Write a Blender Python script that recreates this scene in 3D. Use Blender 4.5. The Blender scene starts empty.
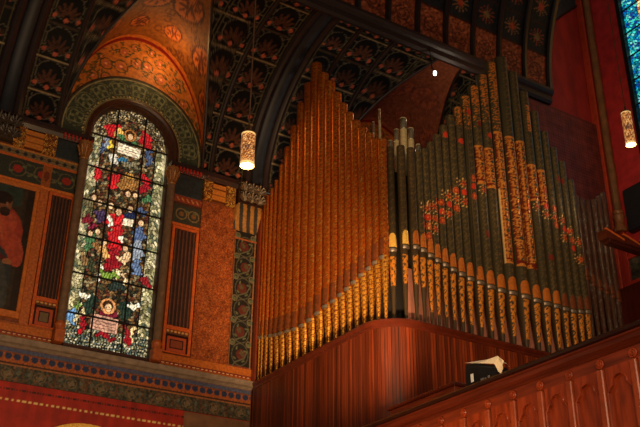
import bpy, math, random
import numpy as np
from math import sin, cos, pi, sqrt, radians, tan, atan2, asin, acos

random.seed(7); RNG = np.random.default_rng(11)
SC = bpy.context.scene
COL = bpy.context.collection

# ------------------------------------------------------------------ camera
FPX = 951.0
YAW, PIT, ROL = radians(31.31), radians(27.30), radians(0.637)
FW = np.array([sin(YAW)*cos(PIT), cos(YAW)*cos(PIT), sin(PIT)])
_r = np.array([cos(YAW), -sin(YAW), 0]); _u = np.cross(_r, FW)
RT = _r*cos(ROL)+_u*sin(ROL); UP = -_r*sin(ROL)+_u*cos(ROL)
EYE = np.array([0, 0, 1.6])


def at(px, py, ax, v):
    """photograph pixel -> the point of the plane (axis ax = v) it shows"""
    d = FW+RT*(px-320)/FPX-UP*(py-213.5)/FPX
    return EYE+d*(v-EYE[ax])/d[ax]


from mathutils import Matrix, Vector
cam = bpy.data.cameras.new('camera'); camo = bpy.data.objects.new('camera', cam)
COL.objects.link(camo); SC.camera = camo
cam.sensor_width = 36; cam.lens = FPX/640*36; cam.clip_end = 200
m = Matrix((RT, UP, -FW)).transposed().to_4x4(); m.translation = Vector(EYE)
camo.matrix_world = m


def S(r, g, b):
    f = lambda c: (c/255/12.92 if c <= 10 else ((c/255+.055)/1.055)**2.4)
    return np.array([f(r), f(g), f(b)])


# ------------------------------------------------------------------ materials
_mats = {}


def _new(name):
    mt = bpy.data.materials.new(name); mt.use_nodes = True
    nt = mt.node_tree
    return mt, nt, nt.nodes['Principled BSDF']


def noise_mult(nt, src, scale, amt, stretch=(1, 1, 1), detail=4):
    """src colour socket times a noise between 1-amt and 1+amt"""
    tc = nt.nodes.new('ShaderNodeTexCoord'); mp = nt.nodes.new('ShaderNodeMapping')
    mp.inputs['Scale'].default_value = stretch
    nt.links.new(tc.outputs['Object'], mp.inputs['Vector'])
    n = nt.nodes.new('ShaderNodeTexNoise'); n.inputs['Scale'].default_value = scale; n.inputs['Detail'].default_value = detail
    nt.links.new(mp.outputs['Vector'], n.inputs['Vector'])
    mr = nt.nodes.new('ShaderNodeMapRange')
    mr.inputs['From Min'].default_value = .3; mr.inputs['From Max'].default_value = .7
    mr.inputs['To Min'].default_value = 1-amt; mr.inputs['To Max'].default_value = 1+amt
    nt.links.new(n.outputs['Fac'], mr.inputs['Value'])
    mx = nt.nodes.new('ShaderNodeVectorMath'); mx.operation = 'SCALE'
    nt.links.new(src, mx.inputs[0]); nt.links.new(mr.outputs['Result'], mx.inputs['Scale'])
    return mx.outputs[0], n.outputs['Fac']


def paint(rough=.6, amt=.25, scale=30, coat=0., emit=0., stretch=(1, 1, 1), bump=0., spec=.35):
    """painted surface: colour attribute 'Col' (its alpha = how metallic) under fine wear"""
    k = ('paint', rough, amt, scale, coat, emit, stretch, bump, spec)
    if k in _mats: return _mats[k]
    mt, nt, b = _new('painted')
    vc = nt.nodes.new('ShaderNodeVertexColor'); vc.layer_name = 'Col'
    c, fac = noise_mult(nt, vc.outputs['Color'], scale, amt, stretch)
    nt.links.new(c, b.inputs['Base Color']); nt.links.new(vc.outputs['Alpha'], b.inputs['Metallic'])
    b.inputs['Roughness'].default_value = rough; b.inputs['Coat Weight'].default_value = coat
    b.inputs['Coat Roughness'].default_value = .2; b.inputs['Specular IOR Level'].default_value = spec
    if emit:
        nt.links.new(c, b.inputs['Emission Color']); b.inputs['Emission Strength'].default_value = emit
    if bump:
        bp = nt.nodes.new('ShaderNodeBump'); bp.inputs['Strength'].default_value = bump; bp.inputs['Distance'].default_value = .01
        nt.links.new(fac, bp.inputs['Height']); nt.links.new(bp.outputs['Normal'], b.inputs['Normal'])
    _mats[k] = mt
    return mt


def solid(col, rough=.5, amt=.2, scale=12, metal=0., coat=0., stretch=(1, 1, 1), emit=0., bump=0.):
    k = ('solid', tuple(col), rough, amt, scale, metal, coat, stretch, emit, bump)
    if k in _mats: return _mats[k]
    mt, nt, b = _new('surface')
    rgb = nt.nodes.new('ShaderNodeRGB'); rgb.outputs[0].default_value = (*col, 1)
    c, fac = noise_mult(nt, rgb.outputs[0], scale, amt, stretch)
    nt.links.new(c, b.inputs['Base Color'])
    b.inputs['Roughness'].default_value = rough; b.inputs['Metallic'].default_value = metal
    b.inputs['Coat Weight'].default_value = coat; b.inputs['Coat Roughness'].default_value = .15
    if emit:
        nt.links.new(c, b.inputs['Emission Color']); b.inputs['Emission Strength'].default_value = emit
    if bump:
        bp = nt.nodes.new('ShaderNodeBump'); bp.inputs['Strength'].default_value = bump; bp.inputs['Distance'].default_value = .02
        nt.links.new(fac, bp.inputs['Height']); nt.links.new(bp.outputs['Normal'], b.inputs['Normal'])
    _mats[k] = mt
    return mt


WOOD = solid(S(112, 46, 20), .36, .35, 6, coat=.15, stretch=(4, 4, .25))
WOODX = solid(S(112, 44, 19), .36, .35, 6, coat=.15, stretch=(4, .3, 4))
RIMW = solid(S(78, 29, 15), .26, .2, 5, coat=.35)
CAPW = solid(S(40, 19, 12), .32, .2, 5, coat=.2)
DARKW = solid(S(44, 22, 15), .4, .3, 8, coat=.2)
RIBW = solid(S(40, 23, 18), .5, .25, 7)
RIB_SHEEN = solid(S(24, 27, 33), .5, .3, 6)  # rib centre band, the blue sky reflection put into its colour
ORNG = solid(S(168, 84, 30), .5, .3, 14)
STONE = solid(S(112, 86, 62), .7, .25, 10)
STONEG = solid(S(136, 118, 100), .7, .25, 9)
IRON = solid(S(12, 10, 9), .5, .1)
REDW = solid(S(150, 38, 26), .7, .25, 5)
DARK = solid(S(16, 12, 10), .8, .1)
TIN = solid(S(216, 200, 150), .38, .15, 20, metal=.3)
LIPG = solid(S(120, 108, 96), .4, .2, 20, metal=.5)


# ------------------------------------------------------------------ mesh helpers
class MB:
    def __init__(s): s.v = []; s.f = []

    def add(s, vs, fs):
        o = len(s.v); s.v += [tuple(map(float, p)) for p in vs]; s.f += [tuple(i+o for i in f) for f in fs]; return s

    def box(s, x0, x1, y0, y1, z0, z1, bev=0.):
        if bev <= 0:
            vs = [(x, y, z) for z in (z0, z1) for y in (y0, y1) for x in (x0, x1)]
            return s.add(vs, [(0, 2, 3, 1), (4, 5, 7, 6), (0, 1, 5, 4), (2, 6, 7, 3), (0, 4, 6, 2), (1, 3, 7, 5)])
        b = bev
        rings = []
        for (z, i) in ((z0, b), (z0+b, 0), (z1-b, 0), (z1, b)):
            X0, X1, Y0, Y1 = x0+i, x1-i, y0+i, y1-i
            c = b if i == 0 else b*.3
            rings.append([(X0+c, Y0, z), (X1-c, Y0, z), (X1, Y0+c, z), (X1, Y1-c, z), (X1-c, Y1, z), (X0+c, Y1, z), (X0, Y1-c, z), (X0, Y0+c, z)])
        return s.loft(rings, True)

    def loft(s, rings, caps=False, closed=True):
        n = len(rings[0]); vs = [p for r in rings for p in r]; fs = []
        for i in range(len(rings)-1):
            for j in range(n if closed else n-1):
                k = (j+1) % n
                fs.append((i*n+j, i*n+k, (i+1)*n+k, (i+1)*n+j))
        if caps:
            fs.append(tuple(range(n))[::-1]); fs.append(tuple((len(rings)-1)*n+j for j in range(n)))
        return s.add(vs, fs)

    def lathe(s, cx, cy, prof, n=20, cap=True, half=None):
        rings = [[(cx+r*cos(2*pi*j/n), cy+r*sin(2*pi*j/n), z) for j in range(n)] for r, z in prof]
        return s.loft(rings, cap)

    def tube(s, pts, r, n=8):
        pts = [Vector(p) for p in pts]; rings = []
        for i, p in enumerate(pts):
            t = (pts[min(i+1, len(pts)-1)]-pts[max(i-1, 0)]).normalized()
            a = t.orthogonal().normalized() if i == 0 else (rings_a-t*rings_a.dot(t)).normalized()
            rings_a = a; b = t.cross(a)
            rr = r[i] if isinstance(r, (list, tuple)) else r
            rings.append([p+a*rr*cos(2*pi*j/n)+b*rr*sin(2*pi*j/n) for j in range(n)])
        return s.loft(rings, True)

    def prism(s, poly, place, d0, d1):
        """poly: (a, b) outline; place(a, b, d) -> point; extruded d0..d1"""
        n = len(poly)
        vs = [place(a, b, d0) for a, b in poly]+[place(a, b, d1) for a, b in poly]
        fs = [tuple(range(n)), tuple(range(2*n-1, n-1, -1))]
        fs += [(j, n+j, n+(j+1) % n, (j+1) % n) for j in range(n)]
        return s.add(vs, fs)

    def build(s, name, mat, parent=None, smooth=False, loc=None):
        me = bpy.data.meshes.new(name); me.from_pydata(s.v, [], s.f); me.materials.append(mat)
        import bmesh
        bm = bmesh.new(); bm.from_mesh(me); bmesh.ops.recalc_face_normals(bm, faces=bm.faces); bm.to_mesh(me); bm.free()
        if smooth:
            me.polygons.foreach_set('use_smooth', [True]*len(me.polygons))
            try: me.set_sharp_from_angle(angle=radians(40))
            except Exception: pass
        o = bpy.data.objects.new(name, me); COL.objects.link(o)
        if parent: o.parent = parent
        if loc is not None: o.location = loc
        return o


def grid(name, P, colr, mat, parent=None, loc=(0, 0, 0), smooth=True, metal=None):
    """P: (nu, nv, 3) points, colr (nu, nv, 3) colours (+ metal (nu, nv)) -> one painted mesh"""
    nu, nv = P.shape[:2]
    me = bpy.data.meshes.new(name)
    V = (P-np.array(loc)).reshape(-1, 3)
    i, j = np.meshgrid(np.arange(nu-1), np.arange(nv-1), indexing='ij')
    a = (i*nv+j).ravel(); F = np.stack([a, a+nv, a+nv+1, a+1], 1)
    me.vertices.add(len(V)); me.vertices.foreach_set('co', V.astype(np.float32).ravel())
    me.loops.add(F.size); me.loops.foreach_set('vertex_index', F.astype(np.int32).ravel())
    me.polygons.add(len(F)); me.polygons.foreach_set('loop_start', np.arange(0, F.size, 4, dtype=np.int32))
    me.polygons.foreach_set('loop_total', np.full(len(F), 4, dtype=np.int32))
    me.polygons.foreach_set('use_smooth', np.full(len(F), smooth))
    me.update(calc_edges=True); me.validate()
    at_ = me.color_attributes.new('Col', 'FLOAT_COLOR', 'POINT')
    c = np.ones((nu*nv, 4), np.float32); c[:, :3] = np.clip(colr, 0, 4).reshape(-1, 3)
    c[:, 3] = 0 if metal is None else np.asarray(metal).reshape(-1)
    at_.data.foreach_set('color', c.ravel())
    me.materials.append(mat)
    o = bpy.data.objects.new(name, me); COL.objects.link(o)
    if parent: o.parent = parent        # P was made relative to the parent's origin
    else: o.location = loc
    return o


def uvgrid(u0, u1, v0, v1, res):
    nu = max(2, int(round((u1-u0)/res))+1); nv = max(2, int(round((v1-v0)/res))+1)
    return np.meshgrid(np.linspace(u0, u1, nu), np.linspace(v0, v1, nv), indexing='ij')


def rnd(i, j, s=0):
    h = np.sin(i*127.1+j*311.7+s*74.7)*43758.5453
    return h-np.floor(h)


class Pic:
    """a picture being painted on points (X, Y) in metres"""
    def __init__(s, X, Y, base):
        s.X, s.Y = X, Y; s.C = np.zeros(X.shape+(3,)); s.C[:] = base

    def put(s, mask, col):
        s.C[mask] = col if np.ndim(col) == 1 else np.broadcast_to(col, s.C.shape)[mask]

    def ell(s, cx, cy, rx, ry, col, rot=0.):
        dx, dy = s.X-cx, s.Y-cy; c, n = cos(rot), sin(rot)
        a, b = dx*c+dy*n, -dx*n+dy*c
        s.put((a/rx)**2+(b/ry)**2 < 1, col)

    def ring(s, cx, cy, r, w, col, ry=None):
        q = np.hypot(s.X-cx, (s.Y-cy)*(1 if ry is None else r/ry)); s.put(np.abs(q-r) < w, col)

    def rect(s, x0, x1, y0, y1, col): s.put((s.X >= x0) & (s.X <= x1) & (s.Y >= y0) & (s.Y <= y1), col)

    def poly(s, pts, col):
        ins = np.zeros(s.X.shape, bool); n = len(pts)
        for k in range(n):
            (xa, ya), (xb, yb) = pts[k], pts[(k+1) % n]
            c = ((ya > s.Y) != (yb > s.Y)) & (s.X < (xb-xa)*(s.Y-ya)/((yb-ya) or 1e-9)+xa)
            ins ^= c
        s.put(ins, col)

    def line(s, pts, w, col):
        for (xa, ya), (xb, yb) in zip(pts[:-1], pts[1:]):
            L = (xb-xa)**2+(yb-ya)**2 or 1e-9
            t = np.clip(((s.X-xa)*(xb-xa)+(s.Y-ya)*(yb-ya))/L, 0, 1)
            s.put(np.hypot(s.X-xa-t*(xb-xa), s.Y-ya-t*(yb-ya)) < w, col)

    def cells(s, size, cols, seed=0, mask=None, lead=0., leadcol=(0, 0, 0), squash=1.):
        """irregular tesserae: every cell one of cols, a dark joint round it"""
        jx = s.X/size+.35*np.sin(s.Y/size*1.7+seed); jy = s.Y/(size*squash)+.35*np.sin(s.X/size*1.3+seed*2)
        i, j = np.floor(jx), np.floor(jy); k = (rnd(i, j, seed)*len(cols)).astype(int)
        c = np.array(cols)[k]*(.6+.7*rnd(i, j, seed+3))[..., None]
        if lead:
            e = np.minimum(np.minimum(jx-i, i+1-jx), np.minimum(jy-j, j+1-jy)); c[e < lead] = leadcol
        if mask is None: s.C[:] = c
        else: s.C[mask] = c[mask]

    def palmette(s, cx, cy, h, leaf, dot, scroll, up=1, n=7):
        """fan of leaves with a scroll loop and three dots"""
        s.ring(cx, cy+.42*h*up, .47*h, .012, scroll, ry=.5*h)
        for k in range(n):
            a = (k-(n-1)/2)/((n-1)/2)*1.25
            L = h*(.62-.12*abs(a)); s.ell(cx+sin(a)*L*.62, cy+up*cos(a)*L*.62, L*.40, L*.10, leaf, rot=(pi/2-a)*up)
        for dx, dy in ((-.42, .02), (.42, .02), (0, -.06)):
            s.ell(cx+dx*h, cy+dy*h*up, .085*h, .085*h, dot)
        for sx in (-1, 1):
            s.ring(cx+sx*.5*h, cy+.02*h, .16*h, .011, scroll)
            s.ring(cx+sx*.52*h, cy+.72*h*up, .13*h, .011, scroll)


# ------------------------------------------------------------------ things
def tag(o, label, cat, group=None):
    o['label'] = label; o['category'] = cat
    if group: o['group'] = group
    return o


def thing(name, label, cat, loc=(0, 0, 0), group=None):
    o = bpy.data.objects.new(name, None); COL.objects.link(o); o.location = loc; o.empty_display_size = .1
    return tag(o, label, cat, group)


def struct(o): o['kind'] = 'structure'; return o


def wallpic(name, x0, x1, z0, z1, y, fn, mat, base, res=.016, parent=None, thick=.02, loc=(0, 0, 0)):
    """a painted flat panel on the back wall: front face painted by fn(Pic), edges folded back to the wall"""
    X, Z = uvgrid(x0, x1, z0, z1, res)
    p = Pic(X, Z, base)
    if fn: fn(p)
    P = np.stack([X, np.full(X.shape, y), Z], -1)
    # fold the border back so that the panel has a real thickness
    P = np.pad(P, ((1, 1), (1, 1), (0, 0)), mode='edge'); C = np.pad(p.C, ((1, 1), (1, 1), (0, 0)), mode='edge')
    for sl in ((0, slice(None)), (-1, slice(None)), (slice(None), 0), (slice(None), -1)): P[sl][..., 1] = y+thick
    return grid(name, P, C, mat, parent, loc, smooth=False)


D = 18.0                    # the back wall
Z0 = 12.6                   # spring of the vaults
VA, VB, VC = 3.45, 3.10, 14.5     # lower vault lobe: half width, rise, y of its inner edge
EA, EB = 1.72, 3.17         # window bays cutting into it
BAY = (5.95, 12.65)         # their centres


def vy(z): return VC+VA*np.sqrt(np.clip(1-((z-Z0)/VB)**2, 0, 1))


# ================================================================== FLOORS, WALLS
struct(MB().box(-6, 20, -4, 18.4, -.2, 0).build('floor', solid(S(70, 50, 40), .5)))
struct(MB().box(8.02, 17.5, 1.0, 18, 4.0, 4.2).build('floor_gallery', WOODX))
wl = MB()
WX0, WX1, WZ0 = 4.99, 6.91, 7.86
wl.box(-1, WX0, D, D+.4, 0, Z0); wl.box(WX1, 15.7, D, D+.4, 0, Z0); wl.box(WX0, WX1, D, D+.4, 0, WZ0)
struct(wl.build('wall_back', solid(S(120, 62, 30), .7, .3, 8)))


def redwall(p):
    n = rnd(np.floor(p.X*9), np.floor(p.Y*3), 2)[..., None]
    p.C[:] = p.C*(.85+.3*n)
    d = np.abs(p.Y-6.64) < .016
    p.put(d & (np.mod(p.X, .11) < .06), S(225, 190, 120))
    p.put((np.abs(p.Y-6.84) < .012) & (np.mod(p.X, .05) < .03), S(60, 25, 20))
    p.rect(7.72, 9.25, 2, 6.95, S(120, 84, 58)); p.rect(7.72, 9.25, 6.0, 6.35, S(95, 66, 48))


struct(wallpic('trim_dado', -1, 9.22, 5.2, 6.97, D-.012, redwall, paint(.6, .25, 4), S(158, 38, 22), .02))
# gilded arch at the foot of the picture
ar = MB()
rings = []
for k in range(33):
    a = pi*k/32
    rings.append([(5.72+r*cos(a), y, 5.0+1.39*r/1.45*sin(a)) for r, y in ((1.45, D-.02), (1.45, D-.06), (1.36, D-.09), (1.27, D-.06), (1.27, D-.02))])
struct(ar.loft(rings).build('trim_arch', solid(S(255, 200, 90), .4, .4, 40), smooth=True))

# frieze below the window ledge


def frieze(p):
    C = p.C
    p.rect(-2, 10, 7.56, 7.63, S(74, 82, 110))
    p.rect(-2, 10, 7.52, 7.56, S(120, 66, 36))
    k = np.floor(p.X/.17); fx = p.X/.17-k-.5
    zz = p.Y
    p.put((zz < 7.52) & (zz > 7.32), S(160, 84, 38))
    p.put(((fx/.40)**2+((zz-7.47)/.07)**2 < 1) & (zz < 7.52), S(40, 52, 84))
    p.put((np.abs(fx) < .42*(7.42-zz)/.10) & (zz < 7.42) & (zz > 7.34) & (np.abs(fx) > .2), S(56, 66, 52))
    p.rect(-2, 10, 7.31, 7.345, S(60, 34, 24)); p.rect(-2, 10, 7.285, 7.31, S(150, 96, 56))
    mk = zz < 7.285
    p.cells(.045, [S(66, 62, 48), S(88, 78, 58), S(50, 46, 38), S(104, 72, 48), S(54, 64, 54)], 4, mk)
    kk = np.floor(p.X/.62); f2 = p.X-kk*.62-.31
    p.put(mk & (np.abs(np.hypot(f2, (zz-7.13)*1.2)-.115) < .010), S(106, 90, 62))
    p.put(mk & (np.abs(np.abs(f2)-.21-.03*np.sin(zz*60)) < .012), S(92, 78, 56)); p.put(mk & (np.hypot(np.abs(f2)-.2, zz-7.16) < .035), S(92, 96, 84))
    p.put(mk & (np.hypot(f2*.8, zz-7.12-.03*np.sin(f2*50)) < .06), S(112, 96, 72))
    p.put(mk & (np.abs(f2) > .295), S(86, 56, 34))
    p.rect(-2, 10, 6.96, 6.985, S(76, 40, 28))


struct(wallpic('trim_frieze', -1, 9.22, 6.97, 7.64, D-.03, frieze, paint(.6, .35, 25), S(120, 70, 40)))
# the ledge: a moulded stone string course
lg = MB(); prof = [(0, 7.64), (.05, 7.64), (.10, 7.68), (.16, 7.70), (.19, 7.74), (.19, 7.80), (.12, 7.83), (.04, 7.84), (0, 7.84)]
lg.loft([[(x, D-d, z) for d, z in prof] for x in (-1, 9.22)], True)
struct(lg.build('trim_ledge', STONEG))


def basestripe(p):
    z = p.Y
    p.put((z > 7.88) & (z < 7.925), S(140, 40, 26))
    p.put((z > 7.892) & (z < 7.912) & (np.mod(p.X, .10) < .055), S(220, 196, 140))
    p.put((z > 7.93) & (z < 7.95), S(96, 44, 24))


for a, b in ((-1, 4.80), (7.02, 9.2)):
    struct(wallpic('trim_base', a, b, 7.84, 8.10, D-.05, basestripe, paint(.5, .3, 25), S(178, 96, 34), thick=.05))

# speckled granite pier right of the window + side piers


def granite(p): p.cells(.02, [S(150, 76, 34), S(134, 62, 28), S(164, 90, 42), S(116, 50, 26), S(144, 80, 42)], 9)


struct(wallpic('trim_pier', 7.74, 8.61, 8.10, 11.90, D-.06, granite, paint(.4, .3, 6, coat=.2), S(140, 70, 40), .012, thick=.06))


def scrollpanel(p):
    p.rect(8.6, 9.3, 8.1, 8.14, S(120, 60, 34))
    for e in (8.635, 9.155): p.put(np.abs(p.X-e) < .012, S(150, 100, 60))
    for k in range(6):
        z = 8.40+k*.52
        for w, c in ((.028, S(112, 104, 78)), ):
            p.ring(8.90, z, .20, w*.4, S(78, 74, 60), ry=.25)
        p.ell(8.90+.03*(-1)**k, z, .12, .13, S(84, 38, 30)); p.ell(8.90+.05*(-1)**k, z+.03, .05, .07, S(80, 70, 48), .6)
        p.line([(8.72, z-.30), (8.80, z-.18), (9.0, z-.08), (9.08, z+.1)][::1 if k % 2 else -1], .016, S(84, 84, 66))
        for q in range(4): p.ell(8.90+.15*cos(q*1.57+.6), z+.17*sin(q*1.57+.6), .045, .022, S(88, 92, 68), q*1.2)
        for sx in (-1, 1):
            p.ell(8.90+sx*.19, z+.24, .06, .035, S(84, 92, 64), rot=sx*.7)
            p.ring(8.90+sx*.2, z+.26, .06, .014, S(104, 96, 72))
    p.rect(8.6, 9.3, 11.16, 11.2, S(150, 80, 40))


struct(wallpic('trim_scroll', 8.62, 9.19, 8.10, 11.38, D-.05, scrollpanel, paint(.5, .3, 20), S(30, 29, 25), .014, thick=.05))

# ------------------------------------------------------------------ pilaster capitals, corbel, bands


def bands_left(p):
    z = p.Y
    p.rect(3, 5, 11.90, 11.94, S(186, 120, 52)); p.rect(3, 5, 11.76, 11.90, S(120, 98, 66))
    f = np.mod(p.X, .17)-.085
    p.put((np.hypot(f, (z-11.83)) < .042), S(36, 38, 40)); p.put((np.abs(z-11.83) < .012), S(58, 54, 46))
    p.rect(3, 5, 11.70, 11.76, S(186, 92, 34)); p.rect(3, 5, 11.20, 11.70, S(50, 52, 42))
    for k in range(3):
        cx = 3.55+k*.52
        p.ring(cx, 11.45, .17, .009, S(98, 86, 60)); p.ring(cx+.26, 11.50, .11, .008, S(90, 86, 64)); p.line([(cx+.1, 11.3), (cx+.2, 11.42), (cx+.32, 11.4), (cx+.4, 11.6)], .012, S(92, 88, 62)); p.ell(cx+.27, 11.36, .07, .025, S(96, 92, 64), .5); p.ell(cx+.22, 11.6, .06, .022, S(90, 96, 70), -.5)
        p.ell(cx, 11.45, .10, .09, S(150, 44, 32)); p.ell(cx-.13, 11.37, .05, .03, S(96, 100, 68)); p.ell(cx+.13, 11.52, .05, .03, S(96, 100, 68))
    p.rect(4.06, 4.26, 11.2, 11.70, S(150, 80, 34)); p.ell(4.16, 11.45, .06, .12, S(110, 50, 26))
    p.rect(3, 5, 11.13, 11.20, S(200, 108, 40))


struct(wallpic('trim_band', 2.9, 4.84, 11.13, 11.96, D-.04, bands_left, paint(.5, .3, 22), S(120, 70, 40), .013, thick=.04))


def bands_right(p):
    z = p.Y
    p.rect(7, 8, 11.70, 11.88, S(132, 56, 34))
    f = np.mod(p.X+z*.6, .12)-.06
    p.put((np.abs(z-11.79) < .05) & (np.abs(f) < .02), S(190, 120, 70))
    p.rect(7, 8, 11.64, 11.70, S(70, 44, 30)); p.rect(7, 8, 11.18, 11.64, S(58, 56, 44))
    for k in range(2):
        p.ring(7.26+k*.30, 11.42, .13, .014, S(124, 104, 70)); p.ell(7.26+k*.30, 11.42, .06, .06, S(120, 82, 44))
        p.ell(7.40+k*.2, 11.5, .07, .03, S(100, 96, 64))
    p.rect(7, 8, 11.12, 11.18, S(196, 92, 36))


struct(wallpic('trim_band.001', 7.05, 7.73, 11.12, 11.88, D-.04, bands_right, paint(.5, .3, 22), S(120, 70, 40), .013, thick=.04))
for n, a, b in (('', 4.26, 4.86), ('', 7.03, 7.73)):
    struct(MB().box(a, b, D-.05, D, 11.88 if a > 6 else 11.96, 12.44, .01).build('trim_spandrel', solid(S(38, 44, 46), .5, .35, 14)))

GILT = paint(.38, .4, 40, bump=.6)


def gilded_capital(x0, x1, label):
    t = thing('gilded_capital', label, 'capital', ((x0+x1)/2, D-.1, 11.95))
    w = x1-x0

    def leaf(p):
        p.cells(.035, [S(214, 150, 60), S(176, 108, 38), S(230, 176, 84), S(120, 70, 28)], 3, lead=.14, leadcol=S(84, 44, 18))

    def mid(p):
        p.put(np.mod(p.Y-11.95, .15) < .03, S(110, 58, 22))

    for a, b in ((x0, x0+.27*w), (x1-.3*w, x1)):
        wallpic('leaf_block', a, b, 11.95, 12.42, D-.12, leaf, GILT, S(190, 120, 46), .012, t, .12, tuple(t.location))
    wallpic('fluted_block', x0+.27*w, x1-.3*w, 11.97, 12.40, D-.09, mid, paint(.4, .25, 20), S(196, 118, 44), .02, t, .09, tuple(t.location))
    return t


gilded_capital(3.34, 4.25, 'gilded carved capital on the pilaster left of the stained glass window')
gilded_capital(7.74, 8.55, 'gilded carved capital on the speckled pier right of the stained glass window')

# impost mouldings with a row of red beads under the arches
for a, b, nm in ((2.9, 5.02, 'l'), (6.86, 7.75, 'r')):
    mo = MB(); mo.loft([[(x, D-d, z) for d, z in ((0, 12.42), (.10, 12.42), (.16, 12.50), (.20, 12.53), (.20, 12.62), (0, 12.62))] for x in (a, b)], True)
    struct(mo.build('trim_impost', DARKW))
    bd = MB(); x = max(a, 4.35) if nm == 'l' else a+.03
    while x < (b if nm == 'l' else 7.62):
        bd.box(x, x+.045, D-.215, D-.10, 12.43, 12.52, .008); x += .085
    struct(bd.build('trim_beads', solid(S(170, 40, 28), .4, .2)))
im = MB(); im.loft([[(x, D-d, z) for d, z in ((0, 12.42), (.12, 12.42), (.2, 12.50), (.22, 12.60), (0, 12.62))] for x in (7.75, 8.72)], True)
struct(im.build('trim_impost', DARKW))

# corbel that carries the big rib


def stripes(p): p.put(np.mod(p.X-8.52+.12*np.sin((p.Y-11.4)*2.6), .19) < .095, S(44, 44, 42))


cb = thing('striped_corbel', 'dark and gold striped corbel under the big rib beside the organ', 'corbel', (8.87, D-.1, 11.38))
X, Z = uvgrid(8.56, 9.18, 11.38, 11.98, .014)
p = Pic(X, Z, S(150, 104, 48)); stripes(p)
P = np.stack([X, D-.06-.22*np.sin((Z-11.38)/.6*pi/2)**1.3, Z], -1)
P = np.pad(P, ((1, 1), (1, 1), (0, 0)), mode='edge'); C = np.pad(p.C, ((1, 1), (1, 1), (0, 0)), mode='edge')
for sl in ((0, slice(None)), (-1, slice(None)), (slice(None), 0), (slice(None), -1)): P[sl][..., 1] = D-.006
grid('corbel_body', P, C, paint(.4, .3, 14), cb, tuple(cb.location))
fo = MB(); fo.box(8.58, 9.2, D-.28, D-.006, 11.98, 12.05, .015)
fo.build('corbel_top', DARKW, cb, loc=(-8.87, -(D-.1), -11.38))
fc = MB()
def acanthus(mb, cx, cz, yb, h):
    for q in range(7):
        a = (q-3)*.42; L = h*(1-.10*abs(q-3))
        mb.tube([(cx, yb, cz), (cx+.30*L*sin(a), yb-.05, cz+.38*L*cos(a)), (cx+.62*L*sin(a), yb-.075, cz+.72*L*cos(a)), (cx+.86*L*sin(a), yb-.115, cz+.86*L*cos(a)), (cx+.92*L*sin(a), yb-.10, cz+.74*L*cos(a))], [.014, .026, .030, .020, .006], 6)
    for sx in (-1, 1):
        mb.tube([(cx+sx*(.10+.055*cos(t)*(1-t/9)), yb-.05, cz+h*.62+.055*sin(t)*(1-t/9)) for t in np.linspace(0, 7, 15)], .011, 5)


for k in range(3):
    for r_ in range(2): acanthus(fc, 8.70+k*.19, 12.06+r_*.25, D-.25, .27)
fc.build('foliage', solid(S(96, 80, 60), .35, .4, 20, metal=.4), cb, True, loc=(-8.87, -(D-.1), -11.38))
MB().box(8.58, 9.2, D-.27, D-.006, 12.05, 12.60).build('corbel_block', DARKW, cb, loc=(-8.87, -(D-.1), -11.38))
fc2 = MB()
for k in range(3):
    for r_ in range(2): acanthus(fc2, 2.98+k*.16, 12.04+r_*.27, D-.18, .28)
fc2.box(2.92, 3.33, D-.2, D-.006, 12.0, 12.6)
tag(fc2.build('foliate_capital', solid(S(62, 50, 38), .4, .4, 20), None, True), 'dark foliate capital under the rib at the left edge of the wall', 'capital')

# ------------------------------------------------------------------ colonnettes beside the window


def colonnette(x, zt, label):
    t = thing('colonnette', label, 'column', (x, D-.19, 7.84)); L = (-x, -(D-.19), -7.84)
    MB().lathe(x, D-.19, [(.085, 8.28), (.085, zt-.42)], 20).build('shaft', STONE, t, True, L)
    b = MB(); b.box(x-.10, x+.10, D-.3, D-.085, 7.842, 8.10, .01)
    b.lathe(x, D-.19, [(.10, 8.10), (.10, 8.14), (.10, 8.18), (.115, 8.22), (.09, 8.28)], 20)
    b.build('base', ORNG, t, False, L)
    c = MB(); c.lathe(x, D-.19, [(.085, zt-.42), (.10, zt-.40), (.09, zt-.37), (.10, zt-.25), (.14, zt-.10), (.15, zt-.05), (.15, zt)], 20)
    for k in range(8):
        a = 2*pi*k/8
        if sin(a) > .3: continue
        c.tube([(x+.09*cos(a), D-.19+.09*sin(a), zt-.34), (x+.12*cos(a), D-.19+.12*sin(a), zt-.2), (x+.17*cos(a), D-.19+.17*sin(a), zt-.10), (x+.165*cos(a), D-.19+.165*sin(a), zt-.15)], [.02, .028, .024, .012], 6)
    c.build('capital', solid(S(150, 98, 48), .4, .4, 25, metal=.2), t, True, L)


colonnette(4.845, 12.415, 'slender stone colonnette on the left side of the stained glass window')
colonnette(6.90, 12.415, 'slender stone colonnette on the right side of the stained glass window')

# ------------------------------------------------------------------ louvred panels


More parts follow.
